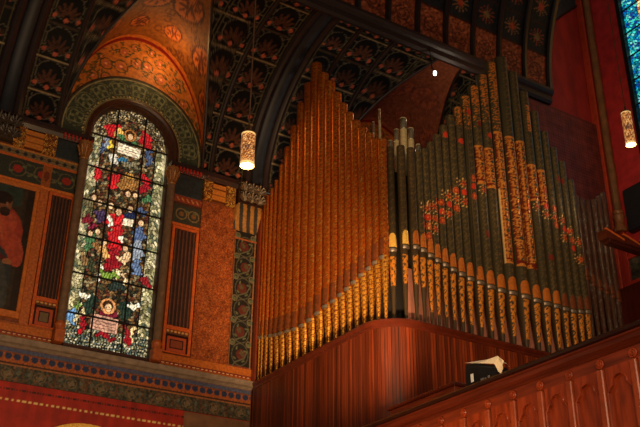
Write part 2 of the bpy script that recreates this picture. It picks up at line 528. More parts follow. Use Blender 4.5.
def louvre(x0, x1, zb, zt, zbox0, zbox1, label):
    t = thing('louvered_panel', label, 'panel', ((x0+x1)/2, D, zbox0)); L = tuple(-v for v in t.location)
    f = MB(); w = .065
    for a, b, c, d in ((x0, x0+w, zbox0, zt), (x1-w, x1, zbox0, zt), (x0+w, x1-w, zt-w, zt), (x0+w, x1-w, zb-.09, zb), (x0+w, x1-w, zbox0, zbox0+.03)):
        f.box(a, b, D-.07, D-.005, c, d, .008)
    f.build('frame', solid(S(196, 90, 34), .4, .25, 14), t, loc=L)
    MB().box(x0+w, x1-w, D-.02, D-.004, zbox0, zt-w).build('back_board', solid(S(40, 20, 14), .7), t, loc=L)
    n = 6; ww = (x1-x0-2*w)/n
    for k in range(n):
        cx = x0+w+ww*(k+.5)
        s_ = MB(); s_.loft([[(cx+a, D+b, z) for a, b in ((-ww*.30, -.022), (-ww*.24, -.055), (ww*.1, -.062), (ww*.30, -.03))] for z in (zb, zt-w)], True)
        s_.build('slat', solid(S(92, 52, 34), .4, .3, 10), t, loc=L)

    def moul(p):
        f_ = np.mod(p.X, .085)-.042; p.put(np.hypot(f_, p.Y-(zbox1+.075)) < .03, S(206, 150, 84)); p.put(np.abs(p.Y-(zbox1+.075)) > .055, S(110, 60, 30))
    wallpic('carved_strip', x0+w, x1-w, zbox1+.01, zb-.10, D-.05, moul, paint(.5, .3, 20), S(96, 58, 34), .011, t, .04, tuple(t.location))

    def box(p):
        cx, cz = (x0+x1)/2, (zbox0+zbox1)/2; hx, hz = (x1-x0)/2-w, (zbox1-zbox0)/2
        q = np.maximum(np.abs(p.X-cx)-hx, np.abs(p.Y-cz)-hz)
        p.put(q < -.04, S(176, 78, 46)); p.put(q < -.105, S(44, 26, 20)); p.put(q < -.125, S(112, 92, 66) if x0 < 6 else S(140, 70, 44))
    wallpic('inlaid_plaque', x0+w, x1-w, zbox0+.03, zbox1, D-.05, box, paint(.35, .2, 20), S(38, 20, 16), .012, t, .04, tuple(t.location))


louvre(4.27, 4.82, 8.77, 11.12, 8.14, 8.58, 'orange framed louvered panel with inlaid plaque left of the window')
louvre(7.07, 7.72, 8.74, 11.10, 8.13, 8.54, 'orange framed louvered panel with inlaid plaque right of the window')
struct(MB().box(4.07, 4.26, D-.05, D, 8.12, 11.13, .01).build('trim_pilaster', solid(S(176, 92, 34), .5, .35, 20)))

# ------------------------------------------------------------------ mural at the left edge
mu = thing('mural_painting', 'framed mural of a seated person in a red robe at the left edge', 'painting', (3.2, D, 8.2))
ML = tuple(-v for v in mu.location)


def mural(p):
    p.C[:] = p.C*(.8+.5*rnd(np.floor(p.X*14), np.floor(p.Y*9), 5))[..., None]
    p.rect(2.2, 3.75, 10.6, 11.2, S(44, 56, 48)); p.rect(3.85, 4.1, 8.2, 11.2, S(40, 26, 16))
    p.ell(3.38, 9.95, .50, .62, S(150, 56, 38)); p.ell(3.72, 9.68, .20, .42, S(162, 66, 42), .35); p.ell(3.40, 10.22, .34, .28, S(170, 72, 48))
    p.ell(3.42, 10.58, .16, .22, S(120, 74, 48)); p.ell(3.37, 10.72, .20, .14, S(38, 24, 16)); p.ell(3.45, 10.42, .11, .10, S(50, 30, 20)); p.ell(3.47, 10.60, .03, .05, S(140, 90, 60))
    p.ell(3.28, 9.0, .50, .72, S(46, 50, 52)); p.ell(3.55, 8.8, .20, .6, S(62, 62, 58), .15); p.ell(3.1, 8.9, .12, .5, S(30, 36, 42))
    p.line([(3.05, 10.1), (3.2, 9.6), (3.6, 9.4)], .05, S(84, 28, 22)); p.ell(3.66, 9.36, .09, .06, S(150, 96, 60))
    p.line([(3.4, 10.2), (3.5, 9.8)], .025, S(170, 84, 54)); p.rect(2.2, 4.1, 8.2, 8.32, S(70, 48, 30))


wallpic('canvas', 2.3, 4.00, 8.34, 11.05, D-.03, mural, paint(.5, .3, 12), S(52, 40, 26), .02, mu, .02, tuple(mu.location))
fr = MB()
for a, b, c, d in ((2.2, 4.07, 11.03, 11.13), (2.2, 4.07, 8.22, 8.36), (3.99, 4.07, 8.36, 11.03)): fr.box(a, b, D-.07, D, c, d, .012)
fr.build('frame', solid(S(190, 104, 36), .4, .25, 14), mu, loc=ML)
struct(wallpic('trim_base', 2.0, 4.80, 8.10, 8.14, D-.04, None, paint(.5, .3, 25), S(150, 80, 36), .05))

# ================================================================== WINDOW 1
GY = 18.2
GC, GR, GSP = 5.95, .90, 12.92     # glass: centre, half width, spring of its round head
GZ0 = 7.93


def W(px, py):
    q = at(px, py, 1, GY); return q[0], q[2]


def glass(p):
    X, Z = p.X, p.Y
    p.cells(.07, [S(112, 78, 42), S(76, 54, 32), S(130, 98, 58), S(60, 60, 40), S(96, 48, 32), S(40, 36, 28), S(150, 134, 96)], 1, lead=.07, leadcol=S(10, 8, 6))
    bord = (np.abs(X-GC) > .64)
    p.cells(.07, [S(206, 194, 144), S(150, 146, 98), S(196, 184, 138), S(110, 104, 66), S(164, 158, 112), S(90, 100, 78), S(224, 212, 168)], 6, bord & (Z < GSP+.1), .07, S(14, 12, 8), 1.5)
    p.put((np.abs(np.abs(X-GC)-.64) < .014) & (Z < GSP+.2), S(12, 10, 8))
    rr = np.hypot(X-GC, Z-GSP)
    p.cells(.06, [S(176, 148, 96), S(110, 88, 54), S(140, 124, 92), S(70, 58, 40), S(196, 176, 130)], 8, (rr > .66) & (Z > GSP-.0), .15, S(14, 12, 8))
    bot = Z < 8.42
    p.cells(.06, [S(186, 178, 140), S(120, 134, 100), S(150, 140, 96), S(90, 112, 110), S(220, 212, 180), S(70, 66, 46)], 12, bot, .16, S(14, 12, 8), .5)
    k = .0220

    def e(fr, x, y, rx, ry, col, rot=0, flat=False):
        ox, oy, sc = fr; cx, cz = W(ox+x/sc, oy+y/sc)
        # leaded facets inside every drapery: two tones
        big = (rx > 16 or ry > 16) and not flat
        if big:      # drapery: ragged outline and vertical folds
            p.X = X+.035*np.sin(Z*19+x)+.022*np.sin(Z*41+X*13); p.Y = Z+.04*np.sin(X*17+y)+.02*np.sin(X*43)
            fold = np.sin((X*cos(rot)-Z*.35*sin(rot+.4))*105+x+2.2*np.sin(Z*9+y))
            col = np.clip(col*1.25+.004, 0, 1)*(np.where(fold > .5, 1.3, np.where(fold < -.7, .4, .85)))[..., None]
        p.ell(cx, cz, rx/sc*k+.012, ry/sc*k*1.05+.012, S(8, 6, 5), -rot)
        p.ell(cx, cz, rx/sc*k, ry/sc*k*1.05, col, -rot)
        p.X, p.Y = X, Z

    def pg(fr, pts, col):
        ox, oy, sc = fr; q = [W(ox+x/sc, oy+y/sc) for x, y in pts]
        p.line(q+[q[0]], .014, S(10, 8, 6)); p.poly(q, col)

    A = (60, 100, 4.27); B = (60, 190, 4.27); Cc = (50, 270, 4.27)
    FL, HR = S(232, 190, 140), S(84, 48, 24)
    RED, RD2, BLU, LBL, GRN, CRM, GLD = S(176, 26, 30), S(132, 18, 26), S(62, 76, 104), S(132, 142, 152), S(62, 100, 60), S(244, 226, 190), S(206, 158, 80)

    def head(fr, x, y, r, halo=None):
        if halo is not None: e(fr, x, y-r*.2, r*1.9, r*1.9, halo, 0, True)
        e(fr, x, y-r*.35, r*1.2, r*1.15, HR*.5, 0, True); e(fr, x+1, y+r*.2, r*.80, r*1.0, FL, 0, True)
        q = W(fr[0]+x/fr[2], fr[1]+(y+r*.1)/fr[2]); s_ = r/fr[2]*k
        for sx in (-.35, .35): p.ell(q[0]+sx*s_, q[1], .14*s_, .1*s_, S(60, 30, 20))

    # upper angel with tablet
    e(A, 228, 128, 34, 30, RED, .4); e(A, 368, 175, 28, 40, RED, -.2); e(A, 250, 140, 20, 18, GLD)
    e(A, 195, 195, 14, 38, LBL, .3); e(A, 180, 205, 7, 30, BLU, .35); e(A, 214, 190, 9, 24, S(230, 190, 60), .1); e(A, 380, 245, 14, 42, BLU, -.1)
    e(A, 230, 250, 22, 24, S(196, 190, 170), .2); e(A, 300, 278, 46, 12, S(120, 112, 84), .2); e(A, 272, 256, 26, 10, S(50, 110, 140), .2)
    head(A, 300, 155, 15, S(176, 112, 52)); e(A, 268, 165, 17, 13, GRN); e(A, 318, 188, 15, 11, GRN)
    pg(A, [(250, 182), (345, 213), (338, 252), (244, 222)], CRM)
    for q in range(3):
        a0 = W(60+(254-q*2)/4.27, 100+(193+q*10)/4.27); a1 = W(60+(338-q*2)/4.27, 100+(222+q*10)/4.27)
        p.line([a0, a1], .007, S(120, 84, 60))
    # scene
    e(A, 160, 318, 16, 30, RED); e(A, 232, 345, 27, 36, RED, .2); e(A, 366, 338, 27, 20, RED); e(A, 355, 378, 24, 22, RD2); e(A, 292, 362, 44, 46, S(140, 96, 44))
    e(A, 300, 330, 20, 16, S(176, 128, 60)); e(B, 120, 45, 22, 25, S(100, 90, 60)); e(B, 175, 110, 22, 30, S(60, 44, 70))
    e(B, 235, 140, 42, 34, RED); e(B, 240, 212, 34, 60, RED, -.05); e(B, 224, 300, 34, 48, RD2, .05); e(B, 258, 130, 16, 24, S(216, 40, 40), .2)
    e(B, 300, 108, 22, 26, S(26, 34, 60)); e(B, 347, 92, 26, 15, BLU); e(B, 372, 45, 20, 20, GRN); e(B, 335, 190, 28, 34, S(74, 92, 126)); e(B, 330, 260, 25, 44, LBL); e(B, 326, 335, 22, 36, S(90, 110, 140))
    e(B, 130, 220, 24, 36, GRN, .1); e(B, 152, 165, 26, 16, S(120, 30, 50)); e(B, 118, 130, 22, 20, S(110, 24, 34)); e(B, 158, 240, 14, 20, S(130, 90, 50)); e(B, 190, 262, 18, 30, S(196, 150, 84))
    e(B, 212, 140, 11, 26, CRM, -.3); e(B, 265, 208, 9, 20, CRM); pg(B, [(272, 120), (315, 128), (308, 158), (266, 148)], CRM)
    e(B, 282, 288, 17, 30, FL); e(B, 252, 290, 20, 6, FL, .5); e(B, 246, 352, 7, 26, FL, -.4); e(B, 275, 380, 7, 36, FL, .1); e(B, 172, 345, 7, 46, CRM, .05)
    e(B, 205, 362, 44, 14, S(110, 140, 50)); e(B, 130, 322, 26, 26, S(54, 56, 34)); e(B, 100, 300, 16, 24, S(110, 84, 50)); e(B, 240, 410, 36, 20, S(34, 44, 36)); e(B, 370, 395, 24, 20, S(140, 30, 34))
    for x, y, r in ((217, 65, 14), (170, 52, 12), (300, 80, 14), (345, 140, 14), (278, 248, 13), (190, 220, 12), (128, 184, 12), (160, 176, 12), (145, 30, 12), (290, 15, 13), (320, 22, 12), (250, 92, 15)): head(B, x, y, r)
    # lower angel
    e(Cc, 145, 105, 34, 10, CRM, .2); e(Cc, 352, 150, 36, 11, CRM, .2); e(Cc, 350, 262, 9, 40, S(230, 200, 140)); e(Cc, 140, 180, 8, 40, S(230, 200, 140)); e(Cc, 90, 200, 16, 34, S(90, 130, 170)); e(Cc, 118, 150, 10, 20, S(110, 140, 60))
    e(Cc, 172, 140, 20, 46, S(30, 46, 34), .3); e(Cc, 320, 172, 22, 42, S(30, 46, 34), -.2); e(Cc, 140, 228, 9, 36, RD2, .25); e(Cc, 128, 262, 8, 12, RED); e(Cc, 328, 275, 10, 42, RD2, -.15); e(Cc, 338, 305, 9, 16, RED)
    e(Cc, 246, 185, 36, 22, S(110, 22, 40)); head(Cc, 248, 158, 17, S(216, 150, 90)); e(Cc, 235, 282, 46, 10, RD2, .15)
    pg(Cc, [(180, 184), (292, 212), (284, 276), (168, 248)], S(196, 150, 124))
    for q in range(4):
        a0 = W(50+(184-q*3)/4.27, 270+(196+q*14)/4.27); a1 = W(50+(284-q*3)/4.27, 270+(222+q*14)/4.27)
        p.line([a0, a1], .008, S(110, 66, 56))
    # every colour is cut into leaded facets, lighter and darker
    a, b = X*.92+Z*.38, Z*.92-X*.38
    jx = a/.085+.4*np.sin(b/.06); jy = b/.115+.4*np.sin(a/.07+1)
    i, j = np.floor(jx), np.floor(jy); e_ = np.minimum(np.minimum(jx-i, i+1-jx), np.minimum(jy-j, j+1-jy))
    p.C *= (.72+.55*rnd(i, j, 31))[..., None]; p.C[e_ < .075] *= .35
    v = (.75+.5*rnd(np.floor(X/.022), np.floor(Z/.026), 5))[..., None]; p.C *= v
    p.C[:] = np.clip(p.C, .002, 1)


NU, NV = 124, 400
uu = np.linspace(-1, 1, NU); vv = np.linspace(0, 1, NV)
U_, V_ = np.meshgrid(uu, vv, indexing='ij')
top = GSP+GR*np.sqrt(np.clip(1-U_**2, 0, 1))
Xg = GC+U_*GR; Zg = GZ0+V_*(top-GZ0)
pp = Pic(Xg, Zg, S(40, 30, 20)); glass(pp)
win = bpy.data.objects.new('window_1', None); COL.objects.link(win); win.location = (GC, GY, GZ0); struct(win)
grid('pane', np.stack([Xg, np.full(Xg.shape, GY), Zg], -1), pp.C, paint(.25, .2, 60, emit=1.05), win, (GC, GY, GZ0))
fb = MB()
for z in (8.66, 9.55, 10.42, 11.28, 12.12, 12.95): fb.box(GC-GR, GC+GR, GY-.035, GY-.005, z-.016, z+.016)
for x in (-.35, .33): fb.box(GC+x-.016, GC+x+.016, GY-.04, GY-.005, GZ0, GSP+GR*sqrt(1-x*x/GR/GR))
fb.build('window_bars', IRON, win, loc=(-GC, -GY, -GZ0))
# reveal and moulded frame


def archpath(r, n=28, z0=WZ0, zs=12.62, c=GC, zadd=0.):
    return [(c-r, z0)]+[(c-r*cos(pi*k/n), zs+zadd+r*sin(pi*k/n)) for k in range(n+1)]+[(c+r, z0)]


pr_ = [(1.10, D-.02), (1.10, D-.06), (1.04, D-.085), (.99, D-.05), (.96, D+.02), (.93, D+.06), (.905, D+.12), (.90, GY+.02)]
rg = []
for k in range(31):
    ring = []
    for r, y in pr_:
        rr = r
        path = archpath(rr, 28, WZ0, 12.87, GC, .05 if rr < .97 else 0.)
        ring.append((path[k][0], y, path[k][1]))
    rg.append(ring)
fm = MB(); fm.loft(rg, False, False)
fm.box(GC-.95, GC+.95, D-.04, GY+.02, 7.84, 7.93)
fm.build('window_frame', solid(S(66, 36, 22), .4, .3, 10), win, True, loc=(-GC, -GY, -GZ0))

# ================================================================== LUNETTES (green arch, gold field) and window vaults
NA = 150


def lunette(cx, tint, glow, first):
    th = np.linspace(0, pi, NA)
    # green band, a slightly stilted round arch
    ZA, st = Z0+.27, .16
    th2 = np.linspace(-st, pi+st, NA)
    r = np.linspace(1.08, 1.72, 44)
    T, Rr = np.meshgrid(th2, r, indexing='ij')
    A_, Bm = T*1.36, Rr
    p = Pic(A_, Bm, S(58, 64, 50))
    for rr_, w, c in ((1.10, .02, S(126, 96, 54)), (1.14, .012, S(150, 132, 90)), (1.64, .016, S(140, 128, 92)), (1.70, .02, S(60, 30, 20))):
        p.put(np.abs(p.Y-rr_) < w, c)
    for k in range(9):
        a = (k+.5)/9*pi*1.36
        for q in range(4):
            p.ring(a+.095*cos(q*pi/2+.78), 1.38+.095*sin(q*pi/2+.78), .085, .014, S(116, 118, 86))
        p.ell(a, 1.38, .05, .05, S(84, 92, 64)); p.ring(a, 1.38, .225, .012, S(104, 104, 76))
        p.ell(a+.237, 1.18, .02, .02, S(200, 176, 110))
    p.put((np.abs(p.Y-1.18) < .014) & (np.mod(A_, .09) < .03), S(170, 150, 96))
    Pn = np.stack([cx+Rr*np.cos(T), D-.03+0*T, ZA+Rr*np.sin(T)], -1)
    struct(grid('trim_arch', Pn, p.C*tint, paint(.6, .3, 14, spec=.15)))
    # gold field between the circle and the tall elliptical arch
    t = np.linspace(0, 1, 70)
    T, Q = np.meshgrid(th, t, indexing='ij')
    e0x, e0z = 1.70*np.cos(T), .25+1.70*np.sin(T)
    q0x, q0z = EA*np.cos(T), EB*np.sin(T)
    X = cx+e0x+(q0x-e0x)*Q; Z = Z0+e0z+(q0z-e0z)*Q
    p = Pic(X-cx, Z-Z0, S(176, 100, 38))
    for sx in (-1, 1):
        for (x, z, rr_) in ((.12, 2.42, .10), (.45, 2.62, .09), (.5, 2.2, .11), (.85, 2.15, .10), (.82, 1.78, .08), (1.12, 1.72, .09), (1.3, 1.28, .08), (.2, 2.85, .07), (1.42, .95, .06), (1.0, 2.3, .05)):
            p.ring(sx*x, z, rr_*1.5, .013, S(70, 56, 34))
            for q in range(5): p.ell(sx*x+rr_*.55*cos(q*pi/2.5), z+rr_*.55*sin(q*pi/2.5), rr_*.36, rr_*.36, S(176, 84, 56))
            p.ell(sx*x, z, rr_*.32, rr_*.32, S(220, 150, 100))
    for k in range(240):
        a = rnd(k, 1)*pi; f = .12+.76*rnd(k, 2)
        x = 1.72*cos(a); z = .25+1.72*sin(a)+(EB-1.97)*sin(a)*f
        p.ell(float(x*.98), float(z), .055, .018, S(74, 66, 36), float(rnd(k, 3)*6))
    ed = (1-Q)*(EB-1.95)*np.sin(T)
    p.put((Q > .93) | (ed < .05), S(120, 26, 20)); p.put((Q < .03), S(96, 30, 22))
    struct(grid('trim_lunette', np.stack([X, D-.02+0*X, Z], -1), p.C*tint, paint(.6, .3, 14, spec=.2)))
    # window vault: from the elliptical arch forward to the groin with the main vault
    T, Q = np.meshgrid(np.linspace(0.0, pi, NA), np.linspace(0, 1, 110), indexing='ij')
    X = cx+EA*np.cos(T); Z = Z0+EB*np.sin(T)
    ye = np.where(Z-Z0 < VB, vy(Z), VC); Y = D-.02+(ye-D+.02)*Q
    arc = T*2.5; dep = D-Y
    p = Pic(arc-2.5*pi/2, dep, S(116, 64, 24))
    for sx in (-1, 1):
        for (a, d, ra, rd) in ((.55, 1.75, .55, .42), (1.75, .95, .38, .36), (2.55, .42, .28, .22), (3.05, .22, .18, .13), (.62, .75, .34, .24)):
            p.ell(sx*a, d, ra, rd, S(70, 30, 16)); p.ell(sx*a, d, ra*.86, rd*.84, S(158, 80, 32))
            for q in range(7):
                an = q*pi*2/7
                p.ell(sx*a+ra*.42*cos(an), d+rd*.42*sin(an), ra*.27, rd*.12, S(86, 34, 18), an)
            p.ell(sx*a, d, ra*.2, rd*.2, S(84, 36, 20))
    for k in range(60):
        a, d = rnd(k, 7)*6-3, rnd(k, 8)*2.4
        p.ring(float(a), float(d), .10, .02, S(84, 40, 20))
    p.put(dep < .05, S(128, 24, 18)); p.put((dep > .05) & (dep < .16), S(176, 92, 34))
    p.put((1-Q)*(D-ye) < .10, S(160, 84, 34)); p.put(np.abs((1-Q)*(D-ye)-.05) < .018, S(60, 26, 16))
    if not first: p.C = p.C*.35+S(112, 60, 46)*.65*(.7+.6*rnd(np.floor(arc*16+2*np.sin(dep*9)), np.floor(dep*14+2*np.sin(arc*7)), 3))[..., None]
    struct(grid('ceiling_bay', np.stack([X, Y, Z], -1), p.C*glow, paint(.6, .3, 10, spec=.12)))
    # groin ribs
    for sg in (0, 1):
        tt = np.linspace(.0, pi/2-.16, 40); tt = tt if sg == 0 else pi-tt
        pts = []
        for a in tt:
            z = Z0+EB*sin(a); y = float(vy(z)) if z-Z0 < VB else VC
            pts.append((cx+EA*cos(a), y-.02, z-.01))
        struct(MB().tube(pts, .035, 6).build('trim_groin', RIBW, None, True))


lunette(BAY[0], 1., 1., True)
lunette(BAY[1], np.array([.9, .8, .8]), np.array([1.5, 1.5, 1.6]), False)  # vault colour raised in the second bay to make it look more lit
# thin fill wall behind the second lunette head
_a = [pi*k/30 for k in range(31)]
fw = MB(); fw.prism([(BAY[1]+1.12*cos(a), Z0+.2+1.12*sin(a)) for a in _a], lambda a, b, d: (a, d, b), D-.02, D+.1)
struct(fw.build('wall_back_head', DARK))

# ================================================================== MAIN LOWER VAULT
BG, LEAF, DOT, SCR = S(15, 14, 13), S(80, 48, 34), S(172, 84, 60), S(84, 78, 64)
BIG = (3.08, 9.08, 15.5)
THIN = (.6, 1.55, 2.45, 4.2, 7.9, 10.05, 11.0, 14.45)
nx = int((15.7+.5)/.028)
xs = np.linspace(-.5, 15.7, nx)
s1 = np.ones(nx)*0.
for c in BAY:
    u = np.abs(xs-c)/EA
    zz = np.where(u < 1, EB*np.sqrt(np.clip(1-u*u, 0, 1)), 0)
    s1 = np.maximum(s1, np.where(u < 1, np.arcsin(np.clip(zz/VB, 0, 1)), 0))
Q = np.linspace(0, 1, 170)
T = s1[:, None]+(pi/2-s1[:, None])*Q[None, :]
X = np.repeat(xs[:, None], len(Q), 1); Y = VC+VA*np.cos(T); Z = Z0+VB*np.sin(T)
ARC = T*3.28
p = Pic(X, ARC, BG)
edges = sorted(list(THIN)+[b-.33 for b in BIG]+[b+.33 for b in BIG]+[5.13, 6.06, 6.98, 11.9, 12.7, 13.6])
PS = .78
for a, b in zip(edges[:-1], edges[1:]):
    w = b-a
    if any(abs((a+b)/2-q) < .05 for q in BIG): continue
    h = min(w*.8, .66)
    for k in range(7):
        s0 = .08+k*PS
        p.palmette((a+b)/2, s0+.14, h, LEAF*(1 if k % 2 else .8), DOT, SCR)
        p.put((X > a) & (X < b) & (np.abs(ARC-(s0-.03)) < .035), S(58, 46, 36))
        p.put((X > a) & (X < b) & (np.abs(ARC-(s0-.03)) < .012), S(90, 84, 66))
    p.put((np.abs(X-a-.05) < .014) | (np.abs(X-b+.05) < .014), S(78, 70, 50))
gm = np.where((np.abs(np.mod(ARC-.05+.012, PS)) < .024), .9, 0.); p.C[gm > 0] = S(150, 130, 96)
struct(grid('ceiling', np.stack([X, Y, Z], -1), p.C, paint(.6, .35, 10, spec=.12), metal=gm*.6))


def vrib(x, prof, mat, name, t0=.0, t1=pi/2, beads=None, n=44):
    rings = []
    for k in range(n+1):
        t = t0+(t1-t0)*k/n
        rings.append([(x+dx, VC+(VA-d)*cos(t), Z0+(VB-d)*sin(t)) for dx, d in prof])
    o = struct(MB().loft(rings, True).build(name, mat, None, True))
    return o


ROLL = lambda c: [(c-.10, 0), (c-.10, .06), (c-.06, .14), (c, .17), (c+.06, .14), (c+.10, .06), (c+.10, 0)]
for b in BIG:
    vrib(b, [(-.34, -.01), (-.34, .05), (-.31, .08), (-.31, .12), (-.24, .16), (-.17, .13), (-.14, .09), (-.14, -.01)], RIBW, 'trim_rib')
    vrib(b, [(-.14, -.01), (-.14, .10), (-.10, .13), (.10, .13), (.14, .10), (.14, -.01)], RIB_SHEEN, 'trim_rib')
    vrib(b, [(.14, -.01), (.14, .09), (.17, .13), (.24, .16), (.31, .12), (.31, .08), (.34, .05), (.34, -.01)], RIBW, 'trim_rib')
for x in THIN:
    t0 = 0.
    for c in BAY:
        if abs(x-c) < EA: t0 = asin(min(1, EB*sqrt(1-((x-c)/EA)**2)/VB))
    if t0 > 1.3: continue
    vrib(x, [(-.05, 0), (-.045, .05), (0, .075), (.045, .05), (.05, 0)], RIBW, 'trim_rib', t0)
# the beam along the cusp of the vault
bm_ = MB(); pb = [(14.62, 15.72), (14.56, 15.55), (14.50, 15.44), (14.42, 15.42), (14.36, 15.48), (14.36, 15.62), (14.30, 15.66), (14.26, 15.72), (14.26, 15.80), (14.34, 15.84), (14.5, 15.86), (14.62, 15.86)]
bm_.loft([[(x, y, z) for y, z in pb] for x in (-.5, 15.72)], True)
struct(bm_.build('trim_beam', solid(S(36, 21, 16), .5, .3, 6, stretch=(.3, 3, 3)), None, False))

# upper lobe with painted coffers
UC, UR, UZ = 8.5, 6.0, 15.84
X, A_ = uvgrid(-.5, 15.8, 0, 9.3, .036)
p = Pic(X, A_, S(30, 34, 38))
UPR = [15.79-.86*k for k in range(19)]
for k in range(18):
    b, a = UPR[k], UPR[k+1]; cx = (a+b)/2
    inn = (X > a+.06) & (X < b-.06)
    lo = inn & (A_ > .10) & (A_ < 1.05)
    p.cells(.05, [S(146, 76, 48), S(124, 60, 38), S(160, 88, 56), S(110, 52, 34)], 21, lo)
    p.ring(cx, .58, .2, .018, S(74, 36, 24)); p.ring(cx, .58, .1, .016, S(74, 36, 24))
    p.put(inn & (np.abs(A_-.17) < .016), S(60, 34, 24))
    for r_ in range(10):
        s0 = 1.12+r_*.86; cz = s0+.42
        for q in range(12):
            an = q*pi/6
            p.line([(cx+.08*cos(an), cz+.08*sin(an)), (cx+.25*cos(an), cz+.25*sin(an))], .014, S(128, 92, 58) if (k+r_) % 2 else S(124, 60, 40))
        p.ell(cx, cz, .10, .10, S(150, 62, 40) if (k+r_) % 2 else S(120, 96, 60))
        p.put(inn & (np.abs(A_-s0+.03) < .03), S(56, 30, 24))
        p.put(inn & (np.abs(A_-s0-.02) < .012), S(84, 78, 66))
struct(grid('ceiling_upper', np.stack([X, UC+UR*np.cos(A_/UR), UZ+UR*np.sin(A_/UR)], -1), p.C, paint(.55, .35, 12, spec=.15)))
for k, x in enumerate(UPR):
    w = .07 if k else .09
    rings = []
    for q in range(37):
        t = 1.56*q/36
        rings.append([(x+dx, UC+(UR-d)*cos(t), UZ+(UR-d)*sin(t)) for dx, d in ((-w, -.02), (-w, .06), (-w*.5, .10), (w*.5, .10), (w, .06), (w, -.02))])
    struct(MB().loft(rings, True).build('trim_coffer_rib', solid(S(26, 17, 14), .35, .2, coat=.3), None, True))

# ================================================================== RIGHT: red pier walls, screen, shaft, window 2
struct(MB().box(15.85, 17.5, 14.62, 15.0, 8, 24).build('wall_pier', solid(S(164, 44, 38), .7, .3, 3, stretch=(1, 1, .4))))
struct(MB().box(15.7, 15.85, 14.62, 18.2, 8, 15.6).build('wall_return', DARK))
rw = MB(); rw.box(17.5, 17.9, 13.30, 15.0, 4, 24); rw.box(17.5, 17.9, 1, 13.30, 4, 13.15); rw.box(17.5, 17.9, 1, 10.9, 13.15, 24)
struct(rw.build('wall_right', solid(S(172, 36, 38), .7, .25, 4)))


def screen(p):
    g = (np.mod(p.X, .085) < .018) | (np.mod(p.Y, .085) < .018)
    p.put(g, S(92, 38, 34)); p.put((p.Y > 15.34) | (p.X > 17.42), S(104, 48, 38))


sc_ = wallpic('mesh_screen', 14.55, 17.47, 9.2, 15.40, 14.48, screen, paint(.6, .25, 5), S(124, 54, 46), .02, thick=.03)
tag(sc_, 'dark red mesh screen hanging under the beam behind the right organ pipes', 'screen')
# dark blue arch over the red wall
bl = MB(); bl.prism([(15.8, 17.95), (16.34, 18.48), (16.9, 19.05), (17.5, 19.6), (17.5, 23), (15.8, 23)], lambda a, b, d: (a, d, b), 14.58, 14.62)
struct(bl.build('trim_blue_arch', solid(S(44, 56, 66), .5, .3, 6)))
bl2 = MB(); bl2.tube([(15.8, 14.58, 17.92), (16.34, 14.58, 18.45), (16.9, 14.58, 19.02), (17.5, 14.58, 19.57)], .035, 6)
struct(bl2.build('trim_blue_arch_edge', RIBW))
# corner strip and engaged shaft
struct(MB().box(17.40, 17.5, 14.40, 14.62, 8.5, 24, .02).build('trim_corner', solid(S(176, 60, 34), .5, .2, 5)))
sh = thing('corner_shaft', 'tall thin ochre shaft in the corner of the red walls', 'column', (17.42, 14.22, 12.1)); L = (-17.42, -14.22, -12.1)
MB().lathe(17.42, 14.22, [(.10, 12.72), (.10, 24)], 18).build('shaft', solid(S(124, 84, 48), .45, .25, 5, coat=.2), sh, True, L)
MB().lathe(17.42, 14.22, [(.17, 12.1), (.17, 12.2), (.12, 12.3), (.12, 12.45), (.15, 12.5), (.15, 12.56), (.11, 12.6), (.14, 12.66), (.10, 12.72)], 18).build('base', solid(S(150, 96, 54), .4, .2, coat=.2), sh, True, L)
struct(MB().box(17.40, 17.5, 14.14, 14.40, 10.66, 12.1, .01).build('trim_plinth', solid(S(160, 42, 28), .6, .2)))
# carved grey panel and red frame low on the right wall
struct(MB().box(17.42, 17.5, 11.5, 14.14, 10.66, 10.76).box(17.42, 17.5, 11.5, 14.14, 11.34, 11.44).build('trim_niche', solid(S(170, 44, 30), .6, .2)))


def carved(p): p.cells(.09, [S(84, 80, 66), S(62, 60, 50), S(104, 96, 78), S(50, 46, 40)], 5)


Yg, Zg2 = uvgrid(11.5, 14.14, 10.74, 11.36, .03)
p = Pic(Yg, Zg2, S(80, 76, 62)); carved(p)
struct(grid('trim_carving', np.stack([np.full(Yg.shape, 17.47), Yg, Zg2], -1), p.C, paint(.6, .4, 12, bump=.5)))
struct(MB().box(17.3, 17.5, 10.4, 13.92, 11.95, 13.12, .03).build('trim_sill', solid(S(22, 24, 30), .5, .3)))
struct(MB().box(17.36, 17.5, 1.0, 14.6, 4.2, 10.66, .02).build('trim_wainscot', solid(S(84, 30, 20), .35, .3, 6, coat=.3, stretch=(3, 3, .3))))

w2 = bpy.data.objects.new('window_2', None); COL.objects.link(w2); w2.location = (17.6, 12, 13.2); struct(w2)
Yg, Zg2 = uvgrid(10.9, 13.24, 13.15, 22, .028)
p = Pic(Yg, Zg2, S(20, 60, 120))
p.cells(.075, [S(0, 130, 190), S(20, 180, 200), S(0, 90, 170), S(60, 210, 190), S(10, 110, 130), S(30, 60, 140), S(120, 220, 210)], 2, lead=.10, leadcol=S(4, 20, 30))
f_ = (Yg < 12.72) & (Zg2 > 16.3)
p.cells(.10, [S(250, 200, 90), S(240, 150, 60), S(255, 225, 150), S(200, 90, 40)], 5, f_, .1, S(40, 16, 8))
p.ell(12.72, 19.0, .28, .35, S(220, 110, 60))
grid('pane', np.stack([np.full(Yg.shape, 17.6), Yg, Zg2], -1), p.C, paint(.3, .3, 40, emit=1.15), w2, (17.6, 12, 13.2))
fb = MB()
for z in np.arange(13.9, 22, .75): fb.box(17.55, 17.58, 10.9, 13.3, z-.015, z+.015)
fb.box(17.46, 17.6, 13.20, 13.32, 13.15, 22.4)
fb.build('window_frame', IRON, w2, loc=(-17.6, -12, -13.2))

# ================================================================== ORGAN CASE
CZ = 7.79                        # top of the rim
CX, CYF, CR = 9.24, 12.93, .66   # left face x, front face y, corner radius


